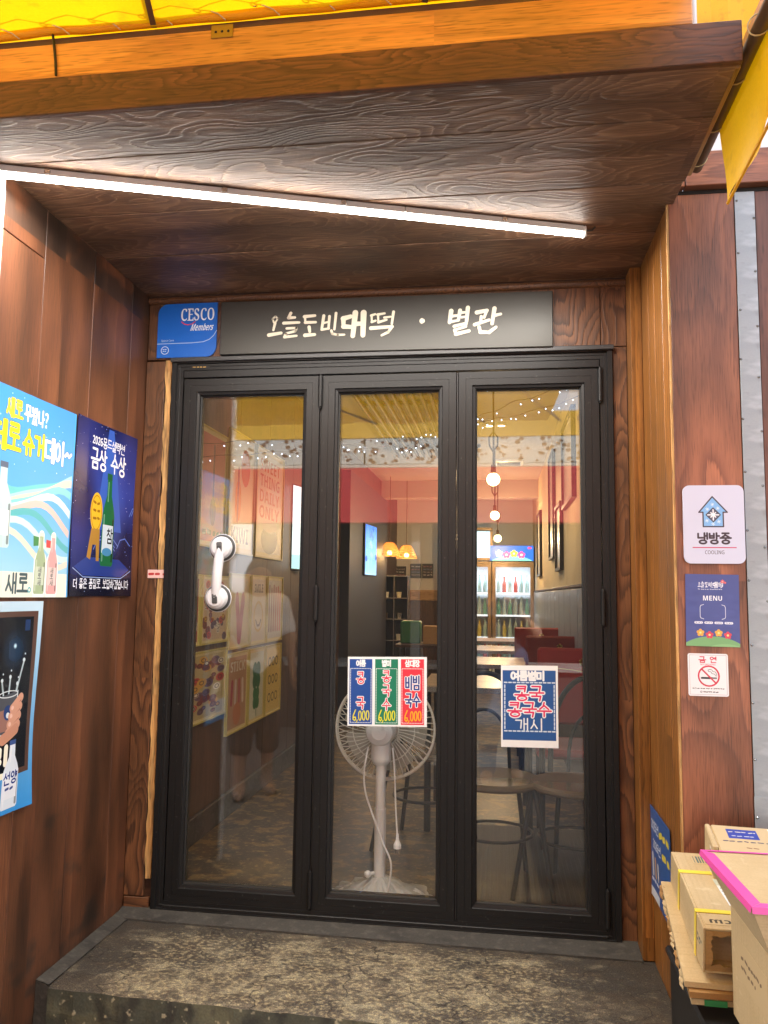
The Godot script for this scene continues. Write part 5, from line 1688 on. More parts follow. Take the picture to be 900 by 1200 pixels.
func interior_things() -> void:
	var b := B.new()
	b.lathe([Vector2(0, 0), Vector2(0.026, 0), Vector2(0.028, 0.01), Vector2(0.028, 0.13), Vector2(0.024, 0.15), Vector2(0.013, 0.19), Vector2(0.0125, 0.235), Vector2(0.014, 0.237), Vector2(0.014, 0.248), Vector2(0, 0.248)], 12)
	bottle_mesh = b.mesh()
	# posters
	interior_poster(0, -0.72, -1.1, 1.44, 2.05, "poster with a red panel and a dark bottle shape, top row nearest the door")
	interior_poster(1, -1.14, -1.6, 1.43, 2.12, "cream poster with orange fruit and black letters KIWI, top row")
	interior_poster(2, -1.64, -2.26, 1.43, 2.12, "cream poster with stacked orange lettering, top row beside the screen")
	interior_poster(9, -0.45, -0.78, 0.95, 1.3, "dark red poster crowded with small round faces, under the grab handle")
	interior_poster(10, -0.42, -1.2, 0.57, 0.92, "yellow brown poster crowded with blots, lowest row nearest the door")
	interior_poster(11, -0.8, -1.2, 0.95, 1.3, "poster crowded with red and white blots beside the dark red one")
	interior_poster(3, -1.22, -1.58, 0.9, 1.32, "cream poster with a dark pink pair of petals, middle row")
	interior_poster(4, -1.6, -1.92, 0.9, 1.32, "cream poster with SMILE over a yellow ring, middle row")
	interior_poster(5, -1.94, -2.3, 0.9, 1.32, "greyish pink striped poster, middle row")
	interior_poster(6, -1.22, -1.58, 0.44, 0.88, "orange brown poster with STICK in white letters, lowest row")
	interior_poster(7, -1.6, -1.92, 0.44, 0.88, "white poster with two green clovers, lowest row")
	interior_poster(8, -1.94, -2.3, 0.44, 0.88, "yellow poster with rings, lowest row farthest from the door")
	interior_poster(5, -3.2, -3.55, 0.85, 1.3, "narrow striped poster behind the middle pane, nearer one")
	interior_poster(4, -3.75, -4.1, 0.85, 1.3, "SMILE poster behind the middle pane, farther one")
	var p := Pad.new(160, 300, Color8(226, 244, 246))
	p.rect(0, 250, 160, 50, Color8(170, 226, 226))
	p.disc(Vector2(96, 150), 20, Color8(70, 140, 206), 2.6)
	p.seg(Vector2(96, 90), Vector2(96, 210), 12, Color8(50, 110, 190))
	screen("wall_screen", "bright white and aqua screen on the left wall beyond the posters", Vector3(-0.14, 1.69, -2.72), 0.36, 0.6, Vector3(1, 0, 0.25), p, 0.55)
	p = Pad.new(160, 240, Color8(60, 130, 236))
	p.grad(0, 0, 160, 240, Color8(40, 110, 230), Color8(130, 190, 250))
	for k in 12: p.disc(Vector2(rng.randf() * 160, rng.randf() * 240), 14, Color8(120, 180, 250) if k % 2 else Color8(30, 90, 210))
	screen("wall_screen", "bright blue screen on the dark wall, farther in", Vector3(-0.06, 1.68, -5.35), 0.46, 0.52, Vector3(1, 0, 0.1), p, 0.75)
	# lamps
	bulb_lamp(Vector3(1.274, 2.0, -2.4), 2.66, "bare glowing bulb with looped cord, nearest and highest of the row")
	bulb_lamp(Vector3(1.274, 2.0, -4.85), 2.66, "bare glowing bulb with looped cord, second of the row")
	bulb_lamp(Vector3(1.3, 1.9, -6.6), 2.66, "bare glowing bulb with looped cord, farthest and lowest of the row")
	wicker_lamp(Vector3(0.0, 1.7, -6.6), "woven straw pendant lamp, left one of the two at the back")
	wicker_lamp(Vector3(0.16, 1.69, -7.0), "woven straw pendant lamp, right one of the two at the back")
	# furniture
	table(Vector3(1.2, 0, -1.55), "wooden table with steel edges, nearest the right pane")
	table(Vector3(1.2, 0, -3.0), "wooden table with steel edges, second from the door")
	table(Vector3(1.2, 0, -4.45), "wooden table with steel edges, third from the door")
	table(Vector3(1.2, 0, -5.9), "wooden table with steel edges, farthest from the door")
	red_chair(Vector3(1.68, 0, -1.2), "red backed chair with gold flower, nearest the door")
	red_chair(Vector3(1.66, 0, -2.4), "red backed chair with gold flower, second from the door")
	red_chair(Vector3(1.62, 0, -3.8), "red backed chair with gold flower, farthest from the door")
	arch_chair(Vector3(1.29, 0, -0.45), 0.25, "black tubular chair with round seat, behind the season notice")
	arch_chair(Vector3(1.62, 0, -0.42), -0.5, "black tubular chair with round seat, at the right edge of the right pane")
	arch_chair(Vector3(0.95, 0, -1.0), 1.3, "black tubular chair behind the standing fan")
	fridge(1.225, 1.78, "drinks fridge with lit blue header sign, right one at the back", true, "right")
	fridge(0.66, 1.21, "drinks fridge under a lit window, left one at the back", false, "left")
	var mt := thing("floor_mat", "dark grey ribbed floor mat behind the right pane", "mat", Vector3(1.49, 0.0045, -0.76))
	var rub := mat(lin(0.03, 0.03, 0.031), 0.45)
	part("base", bx(-0.31, 0.28, 0.0, 0.006, -0.62, 0.62, 0.002), rub, mt)
	b = B.new()
	for k in 29: b.bb(-0.3 + k * 0.02, -0.29 + k * 0.02, 0.0062, 0.0095, -0.61, 0.61, 0.0015)
	part("rib", b, rub, mt).set_meta("kind", "stuff")
	# pictures
	picture("tall framed picture on the right wall, nearest the door", -2.15, -3.0, 1.85, 2.45)
	picture("framed picture high on the right wall, second from the door", -4.0, -4.6, 1.55, 2.5)
	picture("framed picture on the right wall, low middle one", -3.2, -3.75, 1.42, 1.95)
	picture("narrow framed picture on the right wall, farthest in", -6.2, -6.9, 1.45, 2.2)
	for k in 3:
		var t := thing("small_picture", ["small dark picture on the cream back wall, left one", "small dark picture on the cream back wall, middle one", "small dark picture on the cream back wall, right one"][k], "picture", Vector3([-0.11, 0.113, 0.288][k], [1.526, 1.566, 1.567][k], -8.65), 0.0, "small pictures on the back wall")
		p = Pad.new(96, 128, Color8(52, 46, 44))
		for q in 4: p.fine(10, 24 + q * 26, 76, 12, [Color8(150, 130, 120), Color8(190, 180, 170), Color8(150, 90, 90), Color8(96, 110, 130)][(q + k) % 4], q + k * 9)
		b = B.new()
		b.sheet(Vector3(-0.075, 0.1, 0.016), Vector3(0.15, 0, 0), Vector3(0, -0.2, 0), 0.003)
		part("print", b, printed(p), t)
		b = B.new()
		b.rings(-0.08, -0.105, 0.08, 0.105, [Vector2(0, 0), Vector2(0, 0.02), Vector2(0.007, 0.02), Vector2(0.007, 0.014)])
		part("frame", b, M.black, t)
	p = Pad.new(96, 128, Color8(160, 24, 30))
	for q in 3: p.fine(20, 26 + q * 36, 56, 18, Color8(236, 200, 190), q + 3)
	b = B.new()
	b.sheet(Vector3(-0.05, 0.075, 0), Vector3(0.1, 0, 0), Vector3(0, -0.15, 0), 0.004)
	solo("red_notice", b, printed(p), "small red notice on the dado rail of the back wall", "notice").position = Vector3(-0.01, 1.2, -8.607)
	# shelf unit at the left
	var t := thing("shelf_unit", "dark shelf unit with pale edges against the back left", "shelf", Vector3(0.02, 0, -6.98))
	part("back_panel", bx(-0.18, 0.18, 0.0, 1.46, -0.14, -0.125, 0.001), M.navy, t)
	for x in [-0.18, 0.0, 0.172]: part("upright", bx(x, x + 0.008, 0.0, 1.46, -0.124, 0.12, 0.001), M.chrome, t)
	for y in [0.66, 0.92, 1.18, 1.452]:
		part("shelf", bx(-0.171, -0.001, y - 0.012, y, -0.124, 0.12, 0.001), M.chrome, t)
		part("shelf", bx(0.0085, 0.1715, y - 0.012, y, -0.124, 0.12, 0.001), M.chrome, t)
	for k in 5:
		b = B.new()
		b.lathe([Vector2(0, 0), Vector2(0.026, 0), Vector2(0.034, 0.07), Vector2(0.031, 0.07), Vector2(0.024, 0.006), Vector2(0, 0.006)], 14)
		solo("cup", b, [M.white, M.cream, M.chrome, M.white, M.bronze][k], ["white cup on the top bay of the shelf unit, left", "cream cup on the top bay of the shelf unit, right", "steel cup in the middle bay of the shelf unit", "white cup in the low bay of the shelf unit", "brown cup in the middle bay of the shelf unit, left"][k], "cup", "cups on the shelf unit").position = Vector3([-0.08, 0.08, 0.09, 0.08, -0.09][k], [1.1805, 1.1805, 0.9205, 0.6605, 0.9205][k], -6.93)
	b = B.new()
	b.bb(-0.16, 0.12, 0.0, 0.62, -0.16, 0.16, 0.006)
	t = thing("counter_cabinet", "grey counter cabinet behind the middle pane", "cabinet", Vector3(0.3, 0, -6.4))
	part("body", b, mat(lin(0.05, 0.055, 0.07), 0.35), t)
	part("top", bx(-0.17, 0.13, 0.621, 0.65, -0.17, 0.17, 0.003), M.chrome, t)
	for k in 3: part("drawer_front", bx(-0.15, 0.11, 0.05 + k * 0.19, 0.22 + k * 0.19, 0.161, 0.17, 0.003), M.navy, t)
	b = B.new()
	b.bb(-0.09, 0.09, 0.0, 0.2, -0.09, 0.09, 0.01)
	solo("green_crate", b, mat(lin(0.03, 0.16, 0.05), 0.4), "green box on the floor cabinet behind the price notice", "box").position = Vector3(0.52, 0.78, -4.3)
	t = thing("side_table", "dark side table behind the price notice", "table", Vector3(0.6, 0, -4.3))
	part("table_top", bx(-0.2, 0.22, 0.755, 0.779, -0.25, 0.25, 0.003), M.walnut, t)
	for s in [-1, 1]:
		for q in [-1, 1]:
			part("leg", bx(0.01 + s * 0.18 - 0.015, 0.01 + s * 0.18 + 0.015, 0.004, 0.7545, q * 0.22 - 0.015, q * 0.22 + 0.015, 0.002, 1), M.black, t)
	b = B.new()
	b.bb(-0.08, 0.08, 0.0, 0.16, -0.08, 0.08, 0.004)
	solo("brown_box", b, M.card_dark, "small brown box on the side table, right of the green box", "box").position = Vector3(0.72, 0.7795, -4.25)
	# ceiling air outlets
	for s in [[Vector3(1.45, 2.659, -2.2), 0.22, "dark air outlet in the ceiling, nearest the right pane"], [Vector3(1.42, 2.659, -5.6), 0.22, "dark air outlet in the ceiling, farther in"]]:
		t = thing("air_outlet", s[2], "vent", s[0], 0.0, "air outlets in the ceiling")
		b = B.new()
		b.lathe([Vector2(s[1], 0), Vector2(s[1] * 0.96, -0.02), Vector2(s[1] * 0.8, -0.03), Vector2(s[1] * 0.78, -0.01)], 4, Transform3D(Basis(Vector3.UP, PI / 4), Vector3.ZERO))
		part("frame", b, M.white, t)
		for k in 4: part("louver", bx(-0.13, 0.13, -0.024, -0.018, -0.12 + k * 0.07, -0.08 + k * 0.07, 0.001), M.black, t)
	# two small downlights
	for k in 2:
		t = thing("ceiling_spotlight", ["small lit downlight in the ceiling above the bulb row, left one", "small lit downlight in the ceiling above the bulb row, right one"][k], "lamp", Vector3(1.235 + 0.1 * k, 2.658, -3.7), 0.0, "downlights in the ceiling")
		b = B.new()
		b.lathe([Vector2(0.0, 0.0), Vector2(0.04, 0.0), Vector2(0.04, -0.012), Vector2(0.03, -0.014), Vector2(0.03, -0.004)], 20)
		part("trim_ring", b, M.white, t)
		b = B.new()
		b.lathe([Vector2(0.0, -0.006), Vector2(0.029, -0.006), Vector2(0.029, -0.004), Vector2(0, -0.004)], 20)
		part("light_disc", b, glow(Color(1.0, 0.9, 0.72), 6.0), t)
		var sl := SpotLight3D.new()
		sl.name = "spot"
		sl.light_energy = 0.35
		sl.light_color = Color(1.0, 0.88, 0.7)
		sl.light_size = 0.03
		sl.spot_angle = 60
		sl.spot_range = 8
		sl.spot_attenuation = 2.0
		sl.shadow_enabled = true
		t.add_child(sl)
		sl.position.y = -0.018
		sl.rotation.x = -PI / 2
	# string of tiny lights
	t = thing("fairy_lights", "string of tiny cold white lights drooping behind the glass", "string lights")
	var A := [Vector3(-0.1, 1.815, -0.3), Vector3(0.263, 1.831, -0.3), Vector3(0.62, 1.838, -0.3), Vector3(0.862, 1.86, -0.3), Vector3(1.062, 1.88, -0.3), Vector3(1.222, 1.94, -0.3), Vector3(1.42, 1.99, -0.3), Vector3(1.7, 2.07, -0.3)]
	for s in 2:
		b = B.new()
		var pts := []
		for i in 71:
			var q := i / 70.0 * 7.0
			var k := mini(int(q), 6)
			pts.append((A[k] as Vector3).lerp(A[k + 1], q - k) + Vector3(0, (0.035 * sin(i * 0.11 + 1.0) + 0.006 * sin(i * 0.9)) * (1.0 if s == 0 else -0.6) + 0.01, -0.03 * s))
		b.tube(pts, 0.0011, 5)
		part("wire", b, M.bronze, t)
		for i in 68:
			var q: Vector3 = pts[1 + i]
			if rng.randf() < 0.42: continue
			b = B.new()
			b.ball(q + Vector3(0, -0.006 - rng.randf() * 0.02, 0), 0.0025, 6)
			part("light_bulb", b, M.get_or_add("led", glow(Color(0.82, 0.9, 1.0), 3.0)), t)

func fan() -> void:
	var t := thing("standing_fan", "white and cream standing fan with its back to the middle pane", "fan", Vector3(0.836, 0.0, -0.26))
	var wm := mat(lin(0.84, 0.85, 0.85), 0.35)
	var cm := mat(lin(0.86, 0.83, 0.74), 0.4)
	var b := B.new()
	b.lathe([Vector2(0.19, 0.004), Vector2(0.19, 0.014), Vector2(0.17, 0.026), Vector2(0.05, 0.04), Vector2(0.03, 0.06), Vector2(0.0, 0.06)], 40)
	part("base", b, wm, t)
	b = B.new()
	b.rod(Vector3(0, 0.05, 0), Vector3(0, 0.36, 0), 0.0235, 0.0235, 20)
	b.rod(Vector3(0, 0.36, 0), Vector3(0, 0.56, 0), 0.0205, 0.0205, 20)
	part("pole", b, wm, t)
	b = B.new()
	b.rod(Vector3(-0.02, 0.115, 0.02), Vector3(-0.04, 0.115, 0.035), 0.007, 0.007, 10)
	b.ball(Vector3(-0.042, 0.115, 0.037), 0.014, 12)
	part("height_knob", b, wm, t)
	b = B.new()
	b.lathe([Vector2(0.0, 0.53), Vector2(0.027, 0.53), Vector2(0.038, 0.545), Vector2(0.0405, 0.555), Vector2(0.0405, 0.64), Vector2(0, 0.645)], 24)
	part("neck", b, wm, t)
	b = B.new()
	var back := Transform3D(Basis(Vector3.RIGHT, PI / 2), Vector3(0, 0.668, -0.055))
	b.lathe([Vector2(0.0, 0.13), Vector2(0.03, 0.128), Vector2(0.052, 0.115), Vector2(0.06, 0.09), Vector2(0.062, 0.0), Vector2(0.0, 0.0)], 24, back)
	part("motor_housing", b, wm, t)
	# guard: rings and wires
	var C := Vector3(0, 0.655, -0.11)
	var RR := 0.208
	b = B.new()
	for s in [[RR, 0.0, 0.0052], [RR * 0.985, -0.016, 0.004], [RR * 0.62, 0.045, 0.0025], [RR * 0.3, 0.055, 0.003], [RR * 0.62, -0.06, 0.0025]]:
		var ring := []
		for i in 64: ring.append(C + Vector3(s[0] * cos(TAU * i / 64), s[0] * sin(TAU * i / 64), s[1]))
		b.tube(ring, s[2], 6, true)
	part("guard_ring", b, cm, t)
	b = B.new()
	for i in 48:
		var a := TAU * i / 48
		var pts := []
		for k in 6:
			var q := k / 5.0
			var r := lerpf(RR * 0.29, RR, q)
			pts.append(C + Vector3(r * cos(a + 0.22 * (1 - q)), r * sin(a + 0.22 * (1 - q)), 0.056 * (1 - pow(q, 3.0))))
		b.tube(pts, 0.0019, 4)
	for i in 48:
		var a := TAU * i / 48
		var pts := []
		for k in 6:
			var q := k / 5.0
			var r := lerpf(RR * 0.2, RR, q)
			pts.append(C + Vector3(r * cos(a), r * sin(a), -0.075 * (1 - pow(q, 3.0))))
		b.tube(pts, 0.0019, 4)
	var gw := part("guard_wire", b, cm, t)
	gw.set_meta("kind", "stuff")
	var bm := mat(lin(0.5, 0.46, 0.38), 0.3)
	for k in 5:
		b = B.new()
		var a0 := TAU * k / 5
		for i in 8:
			for j in 4:
				var q := []
				for e in [[0, 0], [1, 0], [1, 1], [0, 1]]:
					var r: float = 0.03 + 0.145 * (j + e[1]) / 4.0
					var wd: float = 0.35 + 0.22 * sin(PI * (j + e[1]) / 4.6)
					var a: float = a0 + wd * (float(i + e[0]) / 8.0 - 0.5) * 2.0
					q.append(C + Vector3(r * cos(a), r * sin(a), -0.014 + 0.024 * (float(i + e[0]) / 8.0 - 0.5)))
				b.fquad(q[0], q[1], q[2], q[3], Vector3.BACK)
		part("blade", b, bm, t)
	b = B.new()
	b.lathe([Vector2(0, 0), Vector2(0.035, 0), Vector2(0.035, 0.03), Vector2(0, 0.035)], 20, Transform3D(Basis(Vector3.RIGHT, PI / 2), C + Vector3(0, 0, -0.03)))
	part("hub", b, bm, t)
	b = B.new()
	b.tube(smooth([Vector3(-0.05, 0.6, 0.02), Vector3(-0.056, 0.52, 0.075), Vector3(-0.05, 0.44, 0.075), Vector3(-0.024, 0.36, 0.07), Vector3(0.022, 0.247, 0.07), Vector3(0.055, 0.168, 0.07), Vector3(0.042, 0.06, 0.06), Vector3(0.035, 0.05, 0.02)]), 0.0036, 8)
	part("cord", b, wm, t)
	b = B.new()
	b.tube(smooth([Vector3(0.05, 0.6, 0.02), Vector3(0.066, 0.52, 0.08), Vector3(0.072, 0.4, 0.085), Vector3(0.08, 0.285, 0.088)]), 0.0034, 8)
	part("cord", b, wm, t)
	b = B.new()
	b.lathe([Vector2(0, 0.005), Vector2(0.005, 0.004), Vector2(0.007, -0.02), Vector2(0.015, -0.036), Vector2(0.015, -0.05), Vector2(0, -0.052)], 14, Transform3D(Basis.IDENTITY, Vector3(0.081, 0.285, 0.088)))
	var pl := part("plug", b, wm, t)
	for s in [-1, 1]:
		b = B.new()
		b.rod(Vector3(0.081 + s * 0.0085, 0.215, 0.088), Vector3(0.081 + s * 0.0085, 0.236, 0.088), 0.0026, 0.0026, 8)
		part("pin", b, M.chrome, pl)
	# crumpled clear plastic over the base
	var f := noise(33, 1.0, 4)
	b = B.new()
	var P := func(r: float, a: float) -> Vector3:
		var q := f.get_noise_3d(cos(a) * 2.2, sin(a) * 2.2, r * 2.6)
		var rad := 0.026 + r * (0.2 + 0.05 * f.get_noise_2d(cos(a) * 2.0 + 5.0, sin(a) * 2.0))
		return Vector3(rad * cos(a), maxf(0.006, 0.09 * pow(1.0 - r, 1.5) + 0.012 * q * (0.4 + r) + 0.007 * sin(a * 5.0 + q * 3.0) * r + 0.012), rad * sin(a))
	for i in 96:
		for j in 14:
			var q := [P.call(j / 14.0, TAU * i / 96), P.call(j / 14.0, TAU * (i + 1) / 96), P.call((j + 1) / 14.0, TAU * (i + 1) / 96), P.call((j + 1) / 14.0, TAU * i / 96)]
			b.fquad(q[0], q[1], q[2], q[3], Vector3.UP)
	var pm := mat(Color(0.86, 0.87, 0.86, 0.62), 0.3)
	pm.transparency = BaseMaterial3D.TRANSPARENCY_ALPHA
	var pf := solo("plastic_cover", b, pm, "crumpled clear plastic sheet over the foot of the standing fan", "plastic sheet")
	pf.position = t.position

func smooth(p: Array) -> Array:
	var out := []
	for i in p.size() - 1:
		var a: Vector3 = p[maxi(i - 1, 0)]
		var b: Vector3 = p[i]
		var c: Vector3 = p[i + 1]
		var d: Vector3 = p[mini(i + 2, p.size() - 1)]
		for k in 6: out.append(b.cubic_interpolate(c, a, d, k / 6.0))
	out.append(p[-1])
	return out

# ---------------------------------------------------------------- cartons at the lower right
func cartons() -> void:
	var b := B.new()
	var t := thing("black_crate", "black plastic crate under the cartons", "crate", Vector3(1.96, -0.2, 0.82))
	part("body", bx(-0.19, 0.3, 0.0, 0.44, -0.2, 0.5, 0.012), M.black, t)
	for k in 5: part("rib", bx(-0.17 + k * 0.1, -0.155 + k * 0.1, 0.02, 0.42, 0.5005, 0.51, 0.003), M.black, t)
	part("rim", bx(-0.2, 0.31, 0.4405, 0.462, -0.205, 0.51, 0.006), M.black, t)
	# flattened carton under the strapped one
	var Q := func(px: Array, th: float, m: Material, n: String, par: Node) -> void:
		var g := B.new()
		for i in 4:
			var a: Vector3 = px[i]
			var c: Vector3 = px[(i + 1) % 4]
			g.fquad(a, c, c - Vector3(0, th, 0), a - Vector3(0, th, 0), (a + c) * 0.5 - (px[0] + px[2]) * 0.5, 0)
		g.fquad(px[0], px[1], px[2], px[3], Vector3.UP, 0)
		var dn := Vector3(0, -th, 0)
		g.fquad(px[0] + dn, px[1] + dn, px[2] + dn, px[3] + dn, Vector3.DOWN, 0)
		part(n, g, m, par)
	t = thing("flattened_carton", "flattened brown carton lying under the yellow strapped carton", "carton")
	Q.call([Vector3(1.752, 0.43, 0.62), Vector3(1.95, 0.43, 0.62), Vector3(1.93, 0.332, 1.0), Vector3(1.729, 0.336, 1.0)], 0.012, M.card, "sheet", t)
	Q.call([Vector3(1.756, 0.416, 0.62), Vector3(1.95, 0.416, 0.62), Vector3(1.94, 0.316, 1.004), Vector3(1.737, 0.318, 1.01)], 0.013, M.card_dark, "sheet", t)
	Q.call([Vector3(1.752, 0.401, 0.63), Vector3(1.96, 0.401, 0.63), Vector3(1.94, 0.299, 1.0), Vector3(1.742, 0.301, 1.005)], 0.012, M.card, "sheet", t)
	Q.call([Vector3(1.77, 0.302, 1.0065), Vector3(1.82, 0.3015, 1.0065), Vector3(1.82, 0.3005, 1.0085), Vector3(1.77, 0.301, 1.0085)], 0.012, mat(lin(0.03, 0.22, 0.08), 0.5), "green_print", t)
	# torn edge flakes
	var f := noise(44, 1.0, 3)
	for k in 6:
		b = B.new()
		var o := Vector3(1.752 - 0.003 * k, 0.425 - 0.018 * k, 0.63 + 0.06 * k)
		var last := o
		for i in 6:
			var nx := o + Vector3(-0.006 - 0.008 * absf(f.get_noise_1d(i * 0.7 + k * 3.0)), -0.005 * i - 0.004, 0.004 * i)
			b.fquad(last, nx, nx + Vector3(0.004, -0.002, 0.022), last + Vector3(0.004, 0, 0.022), Vector3(-1, 0.3, 0.3))
			last = nx
		part("torn_flap", b, M.card if k % 2 else M.card_dark, t)
	# long strapped carton, open at the near end
	var ori := Transform3D(Basis(Vector3.RIGHT, 0.14) * Basis(Vector3.UP, -0.02), Vector3(1.77, 0.358, 1.0))
	t = thing("strapped_carton", "long open ended carton tied with yellow strap", "carton")
	t.transform = ori
	var W := 0.16
	var H := 0.104
	var D := 0.385
	var th := 0.005
	part("left_side", bx(0, th, 0, H, -D, 0, 0.001, 2), M.card, t)
	part("right_side", bx(W - th, W, 0, H, -D, 0, 0.001, 2), M.card, t)
	part("top", bx(th + 0.0002, W - th - 0.0002, H - th, H, -D, 0, 0.001, 2), M.card, t)
	part("bottom", bx(th + 0.0002, W - th - 0.0002, 0, th, -D, 0, 0.001, 2), M.card, t)
	part("far_end", bx(th, W - th, th, H - th, -D + 0.002, -D + 0.006, 0.0), M.card_dark, t)
	part("inner_board", bx(th + 0.0005, W - th - 0.0005, th + 0.0005, H - th - 0.0005, -0.05, -0.045, 0.0), M.card, t)
	b = B.new()
	var edge := func(i: int) -> float: return 0.011 + 0.006 * f.get_noise_1d(i * 2.3)
	for i in 24:
		var x0 := th + (W - 2 * th) * i / 24.0
		var x1 := th + (W - 2 * th) * (i + 1) / 24.0
		b.fquad(Vector3(x0, H - th, 0.0), Vector3(x1, H - th, 0.0), Vector3(x1, H - th - edge.call(i + 1), 0.001), Vector3(x0, H - th - edge.call(i), 0.001), Vector3.BACK)
		b.fquad(Vector3(x0, th, 0.0), Vector3(x1, th, 0.0), Vector3(x1, th + edge.call(i + 41) * 1.6, 0.006), Vector3(x0, th + edge.call(i + 40) * 1.6, 0.006), Vector3.BACK)
	for i in 16:
		var y0 := th + (H - 2 * th) * i / 16.0
		var y1 := th + (H - 2 * th) * (i + 1) / 16.0
		b.fquad(Vector3(th, y0, 0.0), Vector3(th, y1, 0.0), Vector3(th + edge.call(i + 81) * 1.3, y1, 0.002), Vector3(th + edge.call(i + 80) * 1.3, y0, 0.002), Vector3.BACK)
	part("torn_end", b, M.card_dark, t)
	var strap := mat(lin(0.85, 0.7, 0.08), 0.3)
	for z in [-0.075, -0.27]:
		b = B.new()
		b.bb(-0.0025, -0.0005, -0.002, H + 0.0022, z - 0.008, z + 0.008, 0.0008)
		b.bb(-0.0025, W + 0.002, H + 0.0005, H + 0.0025, z - 0.008, z + 0.008, 0.0008)
		part("strap", b, strap, t)
	var p := Pad.new(256, 96, Color8(198, 176, 136))
	p.latin("3cm", 30, 20, 190, 56, Color8(70, 64, 56), true)
	b = B.new()
	b.sheet(Vector3(0.1, H + 0.0006, -0.052), Vector3(-0.092, 0, 0), Vector3(0, 0, 0.036), 0.0004)
	part("printed_size", b, printed(p, 0.8), t)
	p = Pad.new(160, 240, Color8(226, 228, 226))
	p.rect(0, 0, 160, 60, Color8(196, 206, 196))
	p.disc(Vector2(80, 30), 18, Color8(40, 120, 96))
	for k in 5: p.fine(14, 84 + k * 30, 132, 8, Color8(70, 76, 110), k + 50)
	b = B.new()
	b.sheet(Vector3(0.075, H + 0.0006, -0.24), Vector3(0.06, 0, 0), Vector3(0.01, 0, 0.13), 0.0004)
	part("paper_label", b, printed(p, 0.5), t)
	p = Pad.new(128, 64, Color8(198, 176, 136))
	for k in 9: p.rect(10 + k * 12, 8, 3 + (k * 5) % 6, 48, Color8(90, 110, 110))
	b = B.new()
	b.sheet(Vector3(0.045, H + 0.0006, -0.37), Vector3(0.075, 0, 0), Vector3(0, 0, 0.05), 0.0004)
	part("bar_mark", b, printed(p, 0.8), t)
	p = Pad.new(128, 64, Color8(194, 172, 132))
	p.fine(10, 20, 100, 20, Color8(80, 90, 90), 60)
	p.fine(10, 46, 80, 16, Color8(80, 90, 90), 61)
	b = B.new()
	b.sheet(Vector3(-0.0006, 0.07, -0.06), Vector3(0, 0, 0.05), Vector3(0, -0.028, 0), 0.0004)
	part("printed_mark", b, printed(p, 0.8), t)
	# carton with pink tape
	t = thing("pink_taped_carton", "large open carton with bright pink tape round its rim", "carton")
	var X0 := 1.828
	var X1 := 2.15
	var Z0 := 1.025
	var Z1 := 1.31
	var Y0 := 0.285
	var Y1 := 0.52
	part("left_side", bx(X0, X0 + 0.005, Y0, Y1, Z0, Z1 - 0.006, 0.0015, 1), M.card, t)
	part("front_side", bx(X0, X1, Y0, Y1, Z1 - 0.005, Z1, 0.0015, 1), M.card, t)
	part("right_side", bx(X1 - 0.005, X1, Y0, Y1, Z0, Z1 - 0.006, 0.0015, 1), M.card, t)
	part("back_side", bx(X0 + 0.006, X1 - 0.006, Y0, Y1, Z0, Z0 + 0.005, 0.0015, 1), M.card, t)
	part("bottom", bx(X0 + 0.006, X1 - 0.006, Y0, Y0 + 0.005, Z0 + 0.006, Z1 - 0.006, 0.0015, 0), M.card, t)
	var body := [Vector3(X0, Y1, Z0), Vector3(X1, Y1, Z0), Vector3(X1, Y1, Z1), Vector3(X0, Y1, Z1)]
	var rim := [Vector3(1.775, 0.622, 0.985), Vector3(2.2, 0.622, 0.985), Vector3(2.2, 0.618, 1.33), Vector3(1.789, 0.618, 1.325)]
	var pink := mat(lin(0.78, 0.1, 0.42), 0.25)
	for k in 4:
		var a: Vector3 = body[k]
		var c: Vector3 = body[(k + 1) % 4]
		var e: Vector3 = rim[(k + 1) % 4]
		var g: Vector3 = rim[k]
		b = B.new()
		var inw: Vector3 = ((body[0] + body[2]) * 0.5 - (a + c) * 0.5).normalized() * 0.004
		b.fquad(a, c, e, g, -inw, 0)
		b.fquad(a + inw, c + inw, e + inw, g + inw, inw, 0)
		b.fquad(g, e, e + inw, g + inw, Vector3.UP, 0)
		part("flap", b, M.card, t)
	# board lying inside the rim and the tape on its edge
	var ctr: Vector3 = (rim[0] + rim[1] + rim[2] + rim[3]) * 0.25
	b = B.new()
	b.fquad(rim[0].lerp(ctr, 0.02) + Vector3(0, 0.002, 0), rim[1].lerp(ctr, 0.02) + Vector3(0, 0.002, 0), rim[2].lerp(ctr, 0.02) + Vector3(0, 0.002, 0), rim[3].lerp(ctr, 0.02) + Vector3(0, 0.002, 0), Vector3.UP, 0)
	part("lid_board", b, M.card, t)
	for k in 4:
		var a: Vector3 = rim[k]
		var c: Vector3 = rim[(k + 1) % 4]
		var ins := 0.024 if k != 0 else 0.01
		var inw: Vector3 = (ctr - (a + c) * 0.5)
		inw.y = 0
		inw = inw.normalized() * ins
		b = B.new()
		var up := Vector3(0, 0.004, 0)
		var al := (c - a).normalized()
		b.fquad(a + up, c + up, c + inw + up - al * ins, a + inw + up + al * ins, Vector3.UP, 0)
		var ow := -inw.normalized() * 0.003
		b.fquad(a + up, c + up, c + ow - Vector3(0, 0.008, 0), a + ow - Vector3(0, 0.008, 0), ow, 0)
		part("pink_tape", b, pink, t)
	p = Pad.new(200, 300, Color8(198, 176, 136))
	for k in 7: p.fine(20, 40 + k * 26, 150 - (k % 3) * 30, 9, Color8(96, 84, 70), k + 120)
	p.poly([Vector2(30, 240), Vector2(30, 286), Vector2(76, 286), Vector2(76, 240), Vector2(30, 240)], 4, Color8(96, 84, 70))
	p.poly([Vector2(110, 286), Vector2(130, 240), Vector2(150, 286)], 4, Color8(96, 84, 70))
	b = B.new()
